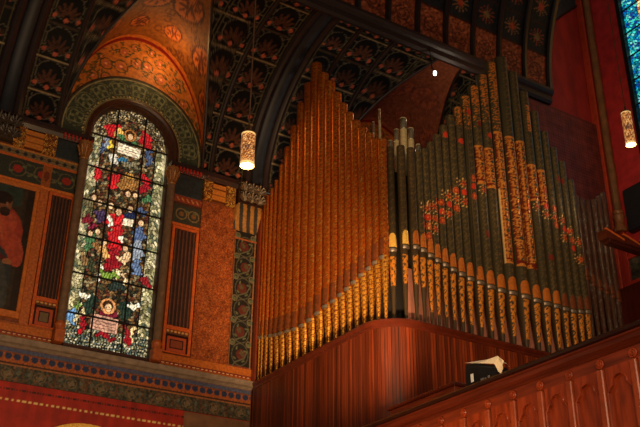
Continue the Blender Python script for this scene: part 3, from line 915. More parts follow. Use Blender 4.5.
def perim(off=0.):
    """outline of the case: left face from the wall, round corner, front face; positive off = outwards"""
    pts = [(CX-off, 17.97)]
    y = 17.9
    while y > CYF+CR+.05: pts.append((CX-off, y)); y -= .0125
    for k in range(1, 90):
        a = pi+pi/2*k/90
        pts.append((CX+CR+(CR+off)*cos(a), CYF+CR+(CR+off)*sin(a)))
    x = CX+CR
    while x < 16.4: pts.append((x, CYF-off)); x += .0125
    pts.append((16.4, CYF-off))
    return np.array(pts)


case = thing('organ_case', 'red brown vertical board organ case with rounded corner and moulded rim', 'organ case', (CX+CR, CYF+CR, 4.2))
CL = tuple(case.location)
pe = perim()
sl = np.concatenate([[0], np.cumsum(np.hypot(*np.diff(pe, axis=0).T))])
ROWS = np.array([4.2, 6.0, 7.0, 7.66])
bw = .066
bi = np.floor(sl/bw); fr_ = sl/bw-bi
tone = .55+1.1*rnd(bi, 3, 1)**1.6
groove = np.where((fr_ < .20), .22, 1.)
bead = np.where((fr_ > .5) & (fr_ < .62) & (rnd(bi, 9) > .4), .62, 1.)
base = S(104, 42, 17)
cc = base[None, :]*(tone*groove*bead)[:, None]*np.array([1., 1., 1.])
dep = np.where(fr_ < .12, -.012, 0)
nrm = np.zeros_like(pe); d_ = np.gradient(pe, axis=0); nrm[:, 0] = d_[:, 1]; nrm[:, 1] = -d_[:, 0]; nrm /= np.hypot(*nrm.T)[:, None]
pe2 = pe+nrm*0+np.where(nrm.sum(1)[:, None] > 0, -1, 1)*nrm*0
P = np.stack([np.stack([pe2[:, 0], pe2[:, 1], np.full(len(pe), z)], -1) for z in ROWS], 1)
grid('front_boards', P, np.repeat(cc[:, None, :], len(ROWS), 1), paint(.38, .35, 5, coat=.12, stretch=(6, 6, .3)), case, CL, smooth=True)
# rim moulding swept round the outline
thin = np.concatenate([perim()[:1], perim()[1:-1:6], perim()[-1:]])
rings = []
offs = [(-.10, 7.66), (.0, 7.64), (.02, 7.66), (.02, 7.69), (.05, 7.71), (.075, 7.735), (.075, 7.77), (.05, 7.79), (-.10, 7.79)]
al = []
pm = {o: perim(o) for o, z in offs}
n_ = min(len(v) for v in pm.values())
for k in list(range(0, n_-1, 5))+[n_-1]:
    rings.append([(pm[o][k][0], pm[o][k][1], z) for o, z in offs])
MB().loft(rings, True).build('rim_moulding', RIMW, case, True, tuple(-v for v in CL))
pl = [(x, y) for x, y in perim(-.05)[::8]]+[(16.4, 14.4), (15.6, 14.4), (15.6, 17.9), (CX+.05, 17.97)]
MB().prism(pl, lambda a, b, d: (a, b, d), 7.70, 7.78).build('deck', DARKW, case, loc=tuple(-v for v in CL))
MB().box(9.98, 14.7, 13.31, 13.34, 7.78, 9.02).build('backing_panel', solid(S(150, 98, 84), .6, .2, 5), case, loc=tuple(-v for v in CL))
MB().box(9.66, 9.70, 14.0, 17.9, 7.78, 8.85).build('backing_panel', solid(S(60, 44, 36), .5, .2, 5), case, loc=tuple(-v for v in CL))  # board added behind the left feet to stop light leaking through
MB().box(9.58, 10.5, 13.50, 13.53, 7.78, 11.2).build('backing_panel', DARK, case, loc=tuple(-v for v in CL))  # dark sheet added to give the gap between the corner pipes its shade
MB().box(14.7, 15.6, 13.78, 13.82, 7.78, 9.8).build('backing_panel', DARKW, case, loc=tuple(-v for v in CL))
MB().box(9.20, 9.245, 17.80, 17.96, 7.79, 12.0, .008).build('side_post', solid(S(120, 50, 28), .35, .2), case, loc=tuple(-v for v in CL))

# ================================================================== ORGAN PIPES
ORD = 'first second third fourth fifth sixth seventh eighth ninth tenth eleventh twelfth thirteenth fourteenth fifteenth sixteenth seventeenth eighteenth nineteenth twentieth twenty-first twenty-second'.split()
GOLD, GOLD2 = S(236, 150, 48), S(255, 196, 84)
NS = 26


def star(A, Z, a0, z0, r, n=6):
    d = np.hypot(A-a0, Z-z0); an = np.arctan2(Z-z0, A-a0)
    return d < r*(.62+.38*np.cos(n*an))


def pipe(x, y, zb, zm, zt, r, face, body_fn, foot_fn, label, group, lipcol, mouth_h, name='organ_pipe', arched=True):
    t = thing(name, label, 'organ pipe', (x, y, zb), group); L = (x, y, zb)
    th = face+pi+np.linspace(0, 2*pi, NS+1)

    def cyl(z0, z1, r0, r1, fn, nm, res=.02):
        nz = max(3, int((z1-z0)/res)+1)
        T, Zz = np.meshgrid(th, np.linspace(z0, z1, nz), indexing='ij')
        Rr = r0+(r1-r0)*((Zz-z0)/(z1-z0))**(1 if nm == 'foot' else 1)
        Xw, Yw = x+Rr*np.cos(T), y+Rr*np.sin(T)
        A = (np.mod(T-face+pi, 2*pi)-pi)*r
        Cc, Mt = fn(A, Zz, Xw, Yw)
        Pn = np.stack([Xw, Yw, Zz], -1)
        # roll the top inwards so that the open mouth of the pipe has a thickness
        if nm == 'pipe_body':
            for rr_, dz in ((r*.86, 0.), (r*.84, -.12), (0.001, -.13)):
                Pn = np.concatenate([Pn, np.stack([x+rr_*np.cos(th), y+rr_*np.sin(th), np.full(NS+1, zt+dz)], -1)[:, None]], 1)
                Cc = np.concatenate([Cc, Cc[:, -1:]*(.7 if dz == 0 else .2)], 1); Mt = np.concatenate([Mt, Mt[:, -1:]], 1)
        return grid(nm, Pn, Cc, PIPEM, t, L, True, Mt)

    body = cyl(zm, zt, r, r, body_fn, 'pipe_body')
    foot = cyl(zb, zm, r*.28, r*.97, foot_fn, 'foot')
    # upper lip: an arched, flattened shield on the front of the body
    T = np.linspace(-.85, .85, 13); rows = []
    for q in range(11):
        f = q/10
        row = []
        for k, a in enumerate(T):
            hh = mouth_h*((.62+.38*sqrt(max(0, 1-(a/.85)**2))) if arched else 1)
            bulge = .010+.012*(1-f)
            row.append((x+(r+bulge)*cos(face+a)*1.0, y+(r+bulge)*sin(face+a), zm+.015+f*hh))
        rows.append(row)
    mb = MB(); mb.loft(rows, False, False)
    # back it so that it is a solid plate
    rows2 = [[(x+(r-.005)*cos(face+a), y+(r-.005)*sin(face+a), z) for a, (_, __, z) in zip(T, rw_)] for rw_ in (rows[-1],)]
    mb.loft([rows[-1], rows2[0]], False, False)
    mb.build('upper_lip', lipcol, body, True, tuple(-v for v in L))
    lo = MB(); rows = []
    for z, b in ((zm-.075, .004), (zm-.05, .022), (zm-.01, .026), (zm+.0, .012), (zm+.0, -.02)):
        rows.append([(x+(r+b)*cos(face+a), y+(r+b)*sin(face+a), z) for a in np.linspace(-.8, .8, 9)])
    lo.loft(rows, False, False); lo.build('lower_lip', (LIPG if 'far right' not in label else LIP_L), foot, True, tuple(-v for v in L))
    return t


PIPEM = paint(.36, .28, 55)
LIP_L = solid(S(112, 58, 26), .45, .3, 20, metal=.2)
LIP_LIT = solid(S(255, 206, 96), .3, .15, 20, metal=.3)  # lips of the two corner pipes, their brighter light put into the colour
LIP_R = solid(S(196, 112, 40), .38, .2, 20, metal=.35)


def scroll(A, Z, ph, per=.17, amp=.05, w=.013):
    v = (Z+ph)/per
    g = np.abs(A-amp*np.sin(2*pi*v)) < w
    g |= np.abs(np.hypot(A-amp*.9*np.sign(np.sin(2*pi*v)), (np.mod(v, .5)-.25)*per)-.032) < .010
    g |= np.hypot(np.abs(A)-.085, (np.mod(v+.1, .5)-.25)*per) < .017
    g |= np.hypot(np.abs(A)-.03, (np.mod(v+.22, .5)-.25)*per) < .012
    return g


def left_body(ph, dark=1.):
    def fn(A, Z, Xw, Yw):
        C = np.zeros(A.shape+(3,)); C[:] = S(134, 58, 24)*dark; M_ = np.full(A.shape, .6)
        A = np.mod(A+.06, .20)-.10
        g = scroll(A, Z, ph, .115, .04, .010) | scroll(-A, Z+.03, ph, .115, .02, .007); C[g] = S(236, 122, 40)*dark; M_[g] = .85
        g2 = rnd(np.floor(A*48), np.floor(Z*48), ph) > .86; C[g2 & g] = S(255, 180, 80)
        return C, M_
    return fn


def left_foot(ph, dark=1.):
    def fn(A, Z, Xw, Yw):
        C = np.zeros(A.shape+(3,)); C[:] = S(128, 58, 20)*dark; M_ = np.full(A.shape, .6)
        A = np.mod(A+.06, .20)-.10
        g = scroll(A, Z, ph, .095, .04, .014); C[g] = S(255, 184, 70)*dark; M_[g] = .85
        return C, M_
    return fn


LY = [17.86, 17.76, 17.64, 17.48, 17.25, 17.00, 16.70, 16.40, 16.07, 15.77, 15.46, 15.16, 14.88, 14.62, 14.38, 14.13, 13.88, 13.64, 13.42, 13.19]
LXo = [9.325, 9.345, 9.39, 9.43]+[9.45]*16
LM = [8.88, 8.86, 8.84, 8.82, 8.76, 8.72, 8.67, 8.62, 8.60, 8.62, 8.67, 8.72, 8.74, 8.79, 8.83, 8.88, 8.94, 8.99, 9.03, 9.06]
LT = [12.28, 12.40, 12.55, 12.70, 13.02, 13.37, 13.80, 14.26, 14.65, 15.05, 14.57, 14.16, 13.69, 13.26, 12.89, 12.55, 12.24, 11.98, 11.74, 11.60]
LR = [.045, .048, .058, .078, .108, .12, .132, .138, .142, .142, .142, .138, .130, .122, .118, .118, .116, .112, .106, .10]
for k in range(20):
    lab = ('tallest gilded pipe at the peak of the left organ rank' if k == 9 else
           '%s gilded organ pipe from the wall in the left rank' % ORD[k] if k < 9 else
           '%s gilded organ pipe from the dark corner in the left rank' % ORD[19-k])
    ds = [sqrt((LY[k]-LY[j])**2+(LXo[k]-LXo[j])**2) for j in (k-1, k+1) if 0 <= j < 20]
    pipe(LXo[k], LY[k], 7.795, LM[k], LT[k], min(LR[k]*.90, .44*min(ds)), pi, left_body(.09*k), left_foot(.05*k), lab, 'gilded pipes of the left organ rank', LIP_L, .34, arched=False)

# ---- front rank with its painted emblem
FX = [9.71, 9.89, 10.10, 10.28, 10.45, 10.62, 10.80, 10.99, 11.19, 11.40, 11.64, 11.90, 12.17, 12.46, 12.79, 13.11, 13.39, 13.67, 13.92, 14.15, 14.37, 14.58]
FM = [9.31, 9.37, 9.40, 9.38, 9.31, 9.25, 9.20, 9.14, 9.09, 9.04, 9.01, 8.98, 8.96, 8.97, 8.96, 8.95, 8.94, 8.95, 8.95, 8.95, 8.99, 9.03]
FT = [11.56, 11.59, 11.58, 11.56, 11.68, 11.89, 12.13, 12.42, 12.74, 13.03, 13.39, 13.75, 14.15, 14.60, 14.86, 14.57, 14.14, 13.70, 13.25, 12.90, 12.61, 12.19]
FY = [13.30, 13.17]+[13.12]*20


def FP(px, py): q = at(px, py, 1, 12.99); return q[0], q[2]


STAR = [(427, 206, 0), (433, 204, 0), (440, 200, 1), (448, 193.6, 0), (455, 188.5, 1), (462.6, 181.7, 0), (471.6, 176.7, 1), (427, 215, 2), (433.5, 216, 0), (441, 209.5, 2), (449, 202.5, 2), (456, 197, 0), (463, 190.6, 2), (471.7, 185, 2),
        (427.7, 224, 1), (435, 227, 0), (441.5, 218.5, 1), (448.7, 212, 0), (455.6, 206, 1), (463.7, 200, 0), (472.7, 194.5, 1), (428, 234, 1), (483, 189, 0), (487, 233, 3),
        (445, 133, 2), (459.8, 139, 2), (468, 110.5, 2), (479, 123, 3), (489.5, 134.7, 2), (545, 205, 2), (545.3, 213, 0), (554, 207.5, 1), (553.5, 216, 0), (562.4, 219, 0), (556, 224, 1), (565, 228, 2), (564, 236, 0), (571.5, 230, 0),
        (572, 239, 1), (578.5, 240.5, 0), (573.5, 247, 2), (580, 258, 0), (549.5, 256, 3), (533, 266, 3), (559, 178, 3), (528, 205, 1), (536, 206, 0), (545, 190, 1)]
STARS = [(FP(a, b)[0]+.06, FP(a, b)[1], c) for a, b, c in STAR]
# gold emblem: photographed top and bottom of the gilding per pipe (index: top px y, bottom px y at its own px x)
EMB = {11: ((478.7, 144), (480, 182)), 12: ((486, 146), (489, 186)), 13: ((497.5, 131), (508, 262)), 14: ((506.8, 135), (519, 265)), 15: ((518, 139.5), (531, 267)), 16: ((529, 163), (532, 199)), 17: ((539, 168), (541, 203))}
EMB = {k: (FP(*a)[1], FP(*b)[1]) for k, (a, b) in EMB.items()}
GLOWTOP = {9: .5, 10: .9, 11: 1.1, 12: 1.3, 13: 2.0}


def front_body(k):
    xc = FX[k]

    def fn(A, Z, Xw, Yw):
        C = np.zeros(A.shape+(3,)); C[:] = S(64, 58, 40); M_ = np.full(A.shape, .15)
        v = np.mod(Z+.13*k, .16)
        g = (np.abs(np.hypot(A-.03*np.sign(np.sin((Z+.13*k)*39)), v-.08)-.03) < .008) | (np.abs(A+.07-.02*np.sin(Z*60)) < .008)
        C[g] = S(104, 84, 48)
        if k in (0, 1, 2):
            g = np.mod(Z*9+A*14+k, 1) < .3; C[g] = S(78, 56, 34)
        # gold stencil, with light catching the left of the tall tops painted in
        if k in GLOWTOP:
            h = GLOWTOP[k]; zz = FT[k]-Z
            g = (zz < h) & (zz > .03) & (scroll(A+.02, Z, .1*k, .12, .03, .016) | (rnd(np.floor(A*55), np.floor(Z*45), k) > .6)) & (A > -.14) & (A < .05) & (rnd(np.floor(A*50), np.floor(Z*50), k+3) > .2+.6*zz/h)
            C[g] = S(214, 124, 46); M_[g] = .4
        if k == 17-0 or k == 16:
            g = (np.abs(Z-(FT[k]-.75)) < .35) & (np.abs(A) < .06) & (rnd(np.floor(A*55), np.floor(Z*45), k) > .4)
            if k == 16: C[g] = S(200, 120, 50)
        fr = np.abs(A) < .16
        if k in EMB:
            zt_, zb_ = EMB[k]; inn = (Z < zt_) & (Z > zb_) & fr
            ph = .11*k
            v = np.mod(Z+ph, .24)-.12
            C[inn] = S(150, 70, 28); M_[inn] = .4
            d = np.hypot(A*1.15, v)
            s1_ = inn & (np.abs(d-.09) < .016); C[s1_] = S(226, 150, 66)
            C[inn & (d < .055)] = S(120, 40, 24); C[inn & (d < .03)] = S(232, 170, 84)
            v2 = np.mod(Z+ph+.12, .24)-.12
            s2_ = inn & (np.hypot(A, v2) < .045); C[s2_] = S(60, 72, 52)
            s3_ = inn & (np.abs(np.hypot(np.abs(A)-.10, v2)-.05) < .014); C[s3_] = S(216, 134, 58)
            C[inn & (np.abs(np.abs(A)-.135) < .012)] = S(96, 34, 20)
            g4 = inn & (rnd(np.floor(A*60), np.floor(Z*50), k) > .86); C[g4] = S(226, 150, 70)
            g5 = inn & (rnd(np.floor(A*60), np.floor(Z*50), k+5) > .93); C[g5] = S(84, 40, 22)
            C[inn & ((Z > zt_-.04) | (Z < zb_+.04))] = S(222, 140, 60)
            C[inn & (np.abs(Z-zb_-.09) < .025)] = S(120, 34, 24)
            if k == 13: C[(Z < FP(500, 187)[1]) & inn & (A < -.10)] = S(244, 206, 140)
        Ypl = Yw < FY[k]
        for sx, sz, kind in STARS:
            if abs(sx-xc) > .2: continue
            q = sx-xc; d = np.hypot(A-q*.6, Z-sz); near = Ypl & (d < .16)
            if not near.any(): continue
            if kind == 0:
                for an in range(8):
                    C[Ypl & (np.hypot(A-q*.6-.112*cos(an*pi/4+.2), Z-sz-.112*sin(an*pi/4+.2)) < .015)] = S(240, 196, 120)
                C[Ypl & star(A, Z, q*.6, sz, .082)] = S(214, 106, 46)
                C[Ypl & (d < .03)] = S(150, 40, 24)
            elif kind == 1:
                C[Ypl & (d < .076)] = S(206, 98, 44); C[Ypl & (np.abs(d-.05) < .014)] = S(140, 50, 26)
            else: C[Ypl & (d < .070)] = S(200, 58, 32) if kind == 2 else S(120, 40, 28)
        return C, M_
    return fn


def front_foot(k):
    def fn(A, Z, Xw, Yw):
        C = np.zeros(A.shape+(3,)); C[:] = S(62, 50, 34); M_ = np.full(A.shape, .15)
        f = (Z-7.795)/(FM[min(k, 21)]-7.795)
        g = (scroll(A, Z, .07*k, .15, .04, .02) | (rnd(np.floor(A*50), np.floor(Z*40), k) > .72)) & (np.abs(A) < .10) & (f > .22 if k > 3 else (f > .5) & (f < .88)) & (f < .92)
        C[g] = S(214, 136, 48); M_[g] = .4
        if k == 0: C[f > 2] = 0
        return C, M_
    return fn


for k in range(22):
    gap = min(FX[k]-FX[k-1] if k else .23, FX[k+1]-FX[k] if k < 21 else .21)
    r = .465*gap if k not in (0, 1) else .085
    lab = ('tallest dark pipe at the peak of the front organ rank' if k == 14 else
           '%s dark stencilled organ pipe in the front rank from the rounded corner' % ORD[k] if k < 14 else
           '%s dark stencilled organ pipe right of the tallest in the front rank' % ORD[k-15])
    if k in EMB and k != 14: lab += ', gold emblem'
    pipe(FX[k], FY[k], 7.795, FM[k], FT[k], r, -pi/2+(-.45 if k == 0 else 0), front_body(k), front_foot(k), lab, 'dark stencilled pipes of the front organ rank', LIP_LIT if k < 2 else LIP_R if k < 18 else LIP_L, .30 if k > 1 else .30)

# ---- small rank at the far right
bx = [(589, 277), (594.5, 283), (600, 287.5), (606, 290.4), (611, 294), (616, 298)]
btop = [12.19, 12.18, 12.18, 12.26, 12.4, 12.55]


def back_body(k):
    def fn(A, Z, Xw, Yw):
        C = np.zeros(A.shape+(3,)); C[:] = S(86, 56, 42); M_ = np.full(A.shape, .2)
        C[rnd(np.floor(A*40), np.floor(Z*9), k+50) > .82] = S(92, 80, 68)
        g = rnd(np.floor(A*30), np.floor(Z*22), k+70) > .92; C[g] = S(112, 106, 100)
        return C, M_
    return fn


for k, (a, b) in enumerate(bx):
    q = at(a, b, 1, 13.5)
    pipe(q[0]+.03*k-.02, 13.58, 7.795, q[2], btop[k], .074, -pi/2, back_body(k), back_body(k+9), '%s slim brown organ pipe from the left in the short rank at the far right' % ORD[k], 'slim pipes at the far right of the organ', LIP_L, .2)

# ---- bare metal pipes showing above the front rank
for k, (a, ytop, r, Yp, lab) in enumerate(((390.2, 141, .045, 13.75, 'short bare metal pipe nearest the gilded rank'), (396.3, 130, .055, 13.75, 'bare metal pipe left of the tallest bare metal one'), (403, 119, .075, 13.75, 'tallest thick bare metal pipe above the dark front pipes'), (410.6, 129, .065, 13.75, 'bare metal pipe right of the tallest bare metal one'), (418, 145, .05, 13.75, 'shortest bare metal pipe just above the dark front pipes'),
                                     (373.3, 122, .025, 14.0, 'shorter thin bare metal rod pipe behind the gilded rank'), (379.3, 109.5, .028, 14.0, 'taller thin bare metal rod pipe behind the gilded rank'))):
    q = at(a, ytop, 1, Yp)
    t = thing('metal_pipe', lab, 'organ pipe', (q[0], Yp, 7.785), 'bare metal pipes inside the organ')
    MB().lathe(0, 0, [(r*.4, 0), (r, .9), (r, q[2]-7.78), (r*.85, q[2]-7.78), (r*.85, q[2]-7.9)], 14).build('pipe_tube', TIN, t, True)
    MB().lathe(0, 0, [(r*1.03, q[2]-7.78-.28), (r*1.09, q[2]-7.78-.27), (r*1.09, q[2]-7.78-.03), (r*1.03, q[2]-7.78-.02)], 14, False).build('tuning_sleeve', solid(S(196, 184, 150), .25, .1, metal=.9), t, True)
ru = at(470.5, 104, 1, 12.98)
rd_ = MB(); rd_.tube([(11.52, 12.985, 9.1), (11.52, 12.985, 13.1)], .012, 6)
tag(rd_.build('metal_rod', solid(S(120, 108, 84), .3, .1, metal=.7)), 'thin metal rod running up between two front organ pipes', 'rod')

# ================================================================== PENDANT LAMPS


def lamp(px, py0, py1, Y, label, ztop):
    a = at(px, py1, 1, Y); b = at(px, py0, 1, Y); x = a[0]; zb, zt = a[2], b[2]-.06; r = .107
    t = thing('pendant_lamp', label, 'lamp', (x, Y, zb), 'pendant lamps'); L = (x, Y, zb)
    n = 48; T, Zz = np.meshgrid(np.linspace(0, 2*pi, n+1), np.linspace(zb, zt, 42), indexing='ij')
    A = T*r; p = Pic(A, Zz-zb, S(206, 136, 70))
    p.cells(.022, [S(230, 164, 92), S(190, 116, 56), S(246, 196, 126), S(150, 84, 40), S(214, 144, 78)], 4, None, .12, S(110, 56, 26))
    h = zt-zb
    p.put((Zz-zb < .05) | (zt-Zz < .03), S(250, 206, 130))
    for k in range(4):
        p.ring((k+.5)*2*pi*r/4, h*.5, .05, .008, S(70, 50, 40)); p.ell((k+.5)*2*pi*r/4, h*.5, .02, .03, S(90, 60, 50))
    grid('lamp_shade', np.stack([x+r*np.cos(T), Y+r*np.sin(T), Zz], -1), p.C, paint(.5, .2, 60, emit=.78), t, L)
    MB().lathe(0, 0, [(.0, .03), (r*.93, .03), (r*.93, .02), (0, .02)], 24, False).build('diffuser', solid(np.array([1, .80, .5]), .5, .05, emit=1.3), t, True)
    MB().lathe(0, 0, [(r*1.02, h-.01), (r*1.02, h+.015), (r*.6, h+.05), (.025, h+.08), (.02, h+.16)], 24).build('cap', solid(S(96, 58, 32), .4, .2, metal=.6), t, True)
    MB().tube([(0, 0, h+.15), (0, 0, ztop-zb)], .011, 6).build('suspension_rod', solid(S(120, 86, 60), .4, .1, metal=.6), t, True)
    return x, zb


def ceil_z(y): return UZ+UR*sqrt(max(0, 1-((y-UC)/UR)**2))


L1 = lamp(247, 130, 166, 11.0, 'cylindrical glowing pendant lamp hanging before the big dark rib', ceil_z(11.0)-.05)
L2 = lamp(631, 113, 145, 11.4, 'cylindrical glowing pendant lamp hanging before the blue window', ceil_z(11.4)-.05)
# little spotlight under the beam
q = at(435, 73, 1, 14.2)
sp = thing('spotlight', 'tiny lit white spotlight fixed below the long dark beam', 'lamp', (q[0], 14.2, q[2]))
MB().lathe(0, 0, [(0, -.06), (.035, -.05), (.042, 0), (.03, .05), (0, .07)], 16).build('bulb', solid(np.array([1, .95, .85]), .4, .02, emit=5), sp, True)
MB().tube([(0, .0, .05), (0, .10, .2), (0, .16, 15.60-q[2])], .015, 6).build('bracket', IRON, sp)

# ================================================================== BALCONY RAILING
RX, RZ = 8.0, 5.29
ra = thing('balcony_railing', 'red brown wooden balcony railing with arched panels crossing the lower right corner', 'railing', (RX+.1, 7, 4.2))
RL = tuple(-v for v in ra.location)
Y0, Y1 = 1.0, 14.0
cap = MB(); cp = [(7.93, 5.225), (7.86, 5.235), (7.85, 5.26), (7.88, 5.29), (8.30, 5.29), (8.33, 5.26), (8.30, 5.225)]
cap.loft([[(x, y, z) for x, z in cp] for y in (Y0, Y1)], True); cap.build('cap_rail', CAPW, ra, loc=RL)
mo = MB(); cp = [(7.97, 5.08), (7.945, 5.10), (7.965, 5.125), (7.935, 5.15), (7.92, 5.19), (7.90, 5.205), (7.90, 5.225), (8.12, 5.225), (8.12, 5.08)]
mo.loft([[(x, y, z) for x, z in cp] for y in (Y0, Y1)], True); mo.build('rail_moulding', solid(S(92, 34, 16), .3, .3, 5, coat=.2, stretch=(4, .3, 4)), ra, loc=RL)
MB().box(8.04, 8.12, Y0, Y1, 4.0, 5.12).build('back_board', WOODX, ra, loc=RL)
PY = [at(a, b, 0, 7.97)[1] for a, b in ((539.7, 385), (570, 373), (601, 362), (632, 350))]
step = (PY[0]-PY[3])/3; y_ = PY[0]
posts = []
k = -8
while k < 9:
    yy = y_+k*step
    if Y0+.3 < yy < Y1-.3: posts.append(yy)
    k += 1
top0 = MB(); top0.box(7.985, 8.05, Y0, Y1, 4.93, 5.10); top0.box(7.97, 8.05, Y0, Y1, 4.02, 4.16, .01)
top0.build('rail_band', WOODX, ra, loc=RL)
PANEL = solid(S(138, 54, 22), .3, .4, 5, coat=.3, stretch=(3, 3, .5)); POSTM = solid(S(150, 66, 32), .35, .25, 8, coat=.2)
for i, yy in enumerate(posts):
    vis = 4.0 < yy < 11.8
    MB().box(7.94, 8.05, yy-.045, yy+.045, 4.16, 4.93, .012).build('post', POSTM, ra, loc=RL)
    pst = bpy.context.collection.objects[-1]
    ro = MB()
    for rr_, d in ((.045, .012), (.020, .02)):
        ro.tube([(7.985-d, yy+rr_*cos(a), 5.0+rr_*sin(a)) for a in np.linspace(0, 2*pi, 17)], .013, 6)
    ro.build('roundel', PANEL, pst, True)
    # arched sunk panel: moulding with a stepped trefoil head and the board behind it
    if i+1 < len(posts):
        a, b = yy+.06, posts[i+1]-.06; w = b-a; c = (a+b)/2; hw = w/2
        out = [(c-hw, 4.22), (c-hw, 4.66)]
        out += [(c-hw+.10*hw+.30*hw*(1-cos(t))*.5, 4.66+.075*sin(t/2)) for t in np.linspace(.3, pi, 6)]
        out += [(c-.62*hw*cos(t), 4.74+.10*sin(t)) for t in np.linspace(.2, pi-.2, 13)]
        out += [(2*c-p_[0], p_[1]) for p_ in reversed(out[2:8])]
        out += [(c+hw, 4.66), (c+hw, 4.22)]
        tp_ = [(c-hw-.025, 4.93)]+[(c+hw+.025, 4.93)]
        # spandrel board above the arch: a plate with the arch cut out of its lower edge
        sp_ = MB(); n2 = len(out)
        upper = [(y, 4.935) for y, z in out]
        for d in (7.975,):
            sp_.loft([[(7.975, y, z) for y, z in upper], [(7.975, y, z) for y, z in out], [(8.045, y, z) for y, z in out]], False, False)
        sp_.build('arch_head', PANEL, ra, loc=RL)
        MB().tube([(7.975, y, z) for y, z in out], .012, 6).build('arch_moulding', PANEL, ra, True, RL)
        MB().box(8.02, 8.045, a-.02, b+.02, 4.18, 4.92).build('panel', PANEL, ra, loc=RL)

# ================================================================== things on the gallery
cab = thing('wooden_cabinet', 'long low red brown wooden cabinet standing just behind the balcony railing', 'cabinet', (8.8, 11.0, 4.2)); CbL = tuple(-v for v in cab.location)
c0 = at(454, 381.5, 0, 8.62); c1 = at(400, 404, 0, 8.62)
ya, yb, zt_ = c0[1], c1[1], c0[2]
MB().box(8.64, 8.98, ya+.02, yb+.3, 4.2, zt_-.05, .01).build('carcass', WOODX, cab, loc=CbL)
MB().box(8.60, 9.02, ya-.02, yb+.34, zt_-.05, zt_, .012).build('top_board', RIMW, cab, loc=CbL)
MB().box(8.70, 8.92, ya+.005, ya+.03, 4.3, zt_-.1, .005).build('lit_end_panel', POSTM, cab, loc=CbL)  # lighter wood on the end face stands in for light falling there

# black bag with a white cloth, standing on the rail
bag = thing('black_bag', 'black bag topped by crumpled white paper, standing on the balcony railing', 'bag', (8.22, 9.3, RZ)); BL = tuple(-v for v in bag.location)
Bp = lambda px, py: at(px, py, 0, 8.08)
f0 = Bp(464.5, 364.5); f1 = Bp(496, 371)
yl, zl = Bp(464.5, 364)[1:]; yr, zr = Bp(495, 365)[1:]
bb = MB()
rings = []
for f in (0, .12, .5, .85, 1.):
    ins = .006*(1 if f in (0, 1.) else 0); z_l = RZ+(zl-RZ)*f; z_r = RZ+(zr-RZ)*f
    bulge = .010*sin(pi*f)
    rings.append([(8.10-bulge+ins, yl+.0+bulge-ins, z_l), (8.09-bulge+ins, (yl+yr)/2, (z_l+z_r)/2+.012*f), (8.10-bulge+ins, yr-bulge+ins, z_r), (8.29+bulge-ins, yr-bulge+ins, z_r), (8.29+bulge-ins, (yl+yr)/2, (z_l+z_r)/2), (8.29+bulge-ins, yl+bulge-ins, z_l)])
bb.loft(rings, True); bb.build('bag_body', solid(S(14, 16, 20), .4, .2, 10), bag, loc=BL)
# crumpled paper: folded sheet with peaks
pk = MB()
def V3(x, y, z): return (x, y, z)
ym = (yl+yr)/2
tl = [(8.07, yl-.01, zl+.01), (8.06, ym, (zl+zr)/2+.015), (8.06, yr-.01, zr+.01), (8.07, yr-.10, zr-.14)]
md = [(8.14, yl-.03, zl+.02), (8.13, ym-.10, (zl+zr)/2+.05), (8.11, yr-.03, zr+.12), (8.10, yr-.15, zr+.02)]
bk = [(8.28, yl-.03, zl+.0), (8.28, ym-.1, zl+.0), (8.26, yr-.04, zr+.03), (8.24, yr-.14, zr-.06)]
pk.loft([tl, md, bk], False, False)
pk.build('white_paper', solid(S(246, 232, 205), .7, .12, 30), bag, loc=BL)
fl = MB(); fl.add([(8.055, yr-.01, zr+.03), (8.06, yr-.10, zr+.06), (8.075, yr-.155, zr-.07), (8.08, yr-.10, zr-.16), (8.07, yr-.06, zr-.10)], [(0, 1, 2, 3, 4)])
fl.build('paper_flap', solid(S(236, 220, 190), .7, .12, 30), bag, loc=BL)
tg = MB()
for (a, b, c, d) in ((471.5, 374.5, 475, 382),): 
    q0, q1 = Bp(a, b), Bp(c, d); tg.add([(8.062, q0[1], q0[2]), (8.062, q1[1], q0[2]-.005), (8.062, q1[1], q1[2]), (8.062, q0[1], q1[2]+.005)], [(0, 1, 2, 3)])
tg.build('white_tag', solid(S(200, 206, 210), .6, .1), bag, loc=BL)
for (a, b, c, d) in ((482, 379, 485, 380.5), (486, 378, 487.5, 380), (489, 376, 491, 378)):
    q0, q1 = Bp(a, b), Bp(c, d); tg = MB(); tg.box(8.056, 8.066, min(q0[1], q1[1]), max(q0[1], q1[1]), q1[2], q0[2])
    tg.build('buckle', solid(S(150, 150, 150), .4, .1, metal=.6), bag, loc=BL)

# wooden canopy of overlapping boards, carried from the right wall
cn = thing('wooden_canopy', 'dark wooden canopy of three overlapping boards jutting in at the right edge', 'canopy', (17.5, 12.0, 10.2)); CnL = (-17.5, -12.0, -10.2)
cb_ = MB(); cb_.box(14.22, 17.3, 11.92, 12.1, 10.09, 10.165, .012); cb_.build('soffit_beam', solid(S(70, 30, 20), .35, .2, coat=.3), cn, loc=CnL)
xx = 14.10
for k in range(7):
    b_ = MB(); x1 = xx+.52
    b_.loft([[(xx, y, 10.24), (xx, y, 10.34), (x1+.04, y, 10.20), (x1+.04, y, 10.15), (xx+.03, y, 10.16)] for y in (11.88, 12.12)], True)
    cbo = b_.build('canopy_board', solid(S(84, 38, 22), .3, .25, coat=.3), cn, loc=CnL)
    MB().loft([[(xx+.01, y, 10.335), (xx+.01, y, 10.375), (x1, y, 10.245), (x1, y, 10.205)] for y in (11.87, 11.92)], True).build('lit_board_edge', solid(S(226, 112, 44), .35, .2, 20), cbo)  # light on the front edge of the board, put in as an orange strip
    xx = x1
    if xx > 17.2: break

# ================================================================== LIGHTS


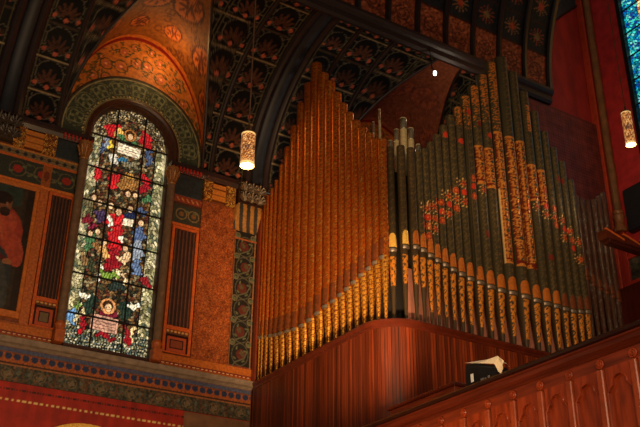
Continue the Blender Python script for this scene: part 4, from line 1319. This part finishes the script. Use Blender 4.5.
def light(kind, loc, energy, col, size=.5, target=None, spot=None, blend=.6):
    ld = bpy.data.lights.new('scene_light', kind); ld.energy = energy; ld.color = col
    if kind == 'AREA': ld.size = size
    else: ld.shadow_soft_size = size
    o = bpy.data.objects.new('scene_light', ld); COL.objects.link(o); o.location = loc
    if target is not None:
        o.rotation_euler = (Vector(target)-Vector(loc)).to_track_quat('-Z', 'Y').to_euler()
    if spot: ld.spot_size = radians(spot); ld.spot_blend = blend
    return o


WARM = (1, .62, .30)
light('AREA', (2, -2, 6), 600, (1, .68, .42), 5, (8, 16, 9))                       # nave lights behind the photographer
light('SPOT', (6.9, 9.2, 4.9), 4000, WARM, .15, (9.4, 15.4, 9.0), 41, 1.)           # uplight on the gilded rank
light('SPOT', (8.7, 7.0, 6.0), 900, WARM, .25, (11.8, 13, 8.8), 50, .8)            # uplight on the front rank
light('SPOT', (5.5, 8.5, 9.5), 800, WARM, .25, (12.0, 13, 12.2), 34, .9)
light('POINT', (6.32, 17.35, 15.15), 26, (1, .62, .24), .12)                        # warm pool on the gold lunette
light('SPOT', (6.6, 15.2, 12.2), 25, WARM, .1, (6.5, 18, 15.0), 46, .9)
light('POINT', (10.9, 15.4, 12.9), 16, (1, .8, .68), .2)                              # unseen fill added inside the organ to light the vault
light('POINT', (12.75, 13.95, 14.75), 16, (1, .8, .6), .05)                            # the small spotlight under the beam
light('POINT', (L1[0], 11.0, L1[1]-.15), 25, (1, .7, .4), .1)
light('POINT', (L2[0], 11.4, L2[1]-.15), 25, (1, .7, .4), .1)
light('AREA', (4, 9, 3), 300, WARM, 3, (5.5, 18, 9))
light('SPOT', (2.0, 5.0, 3), 600, (1, .6, .3), .3, (8, 8, 5), 50, .8)

w = bpy.data.worlds.new('World'); SC.world = w; w.use_nodes = True
bg = w.node_tree.nodes['Background']; bg.inputs[0].default_value = (.62, .52, .42, 1); bg.inputs[1].default_value = .11
SC.view_settings.view_transform = 'Standard'
SC.view_settings.look = 'None'
SC.view_settings.exposure = 0
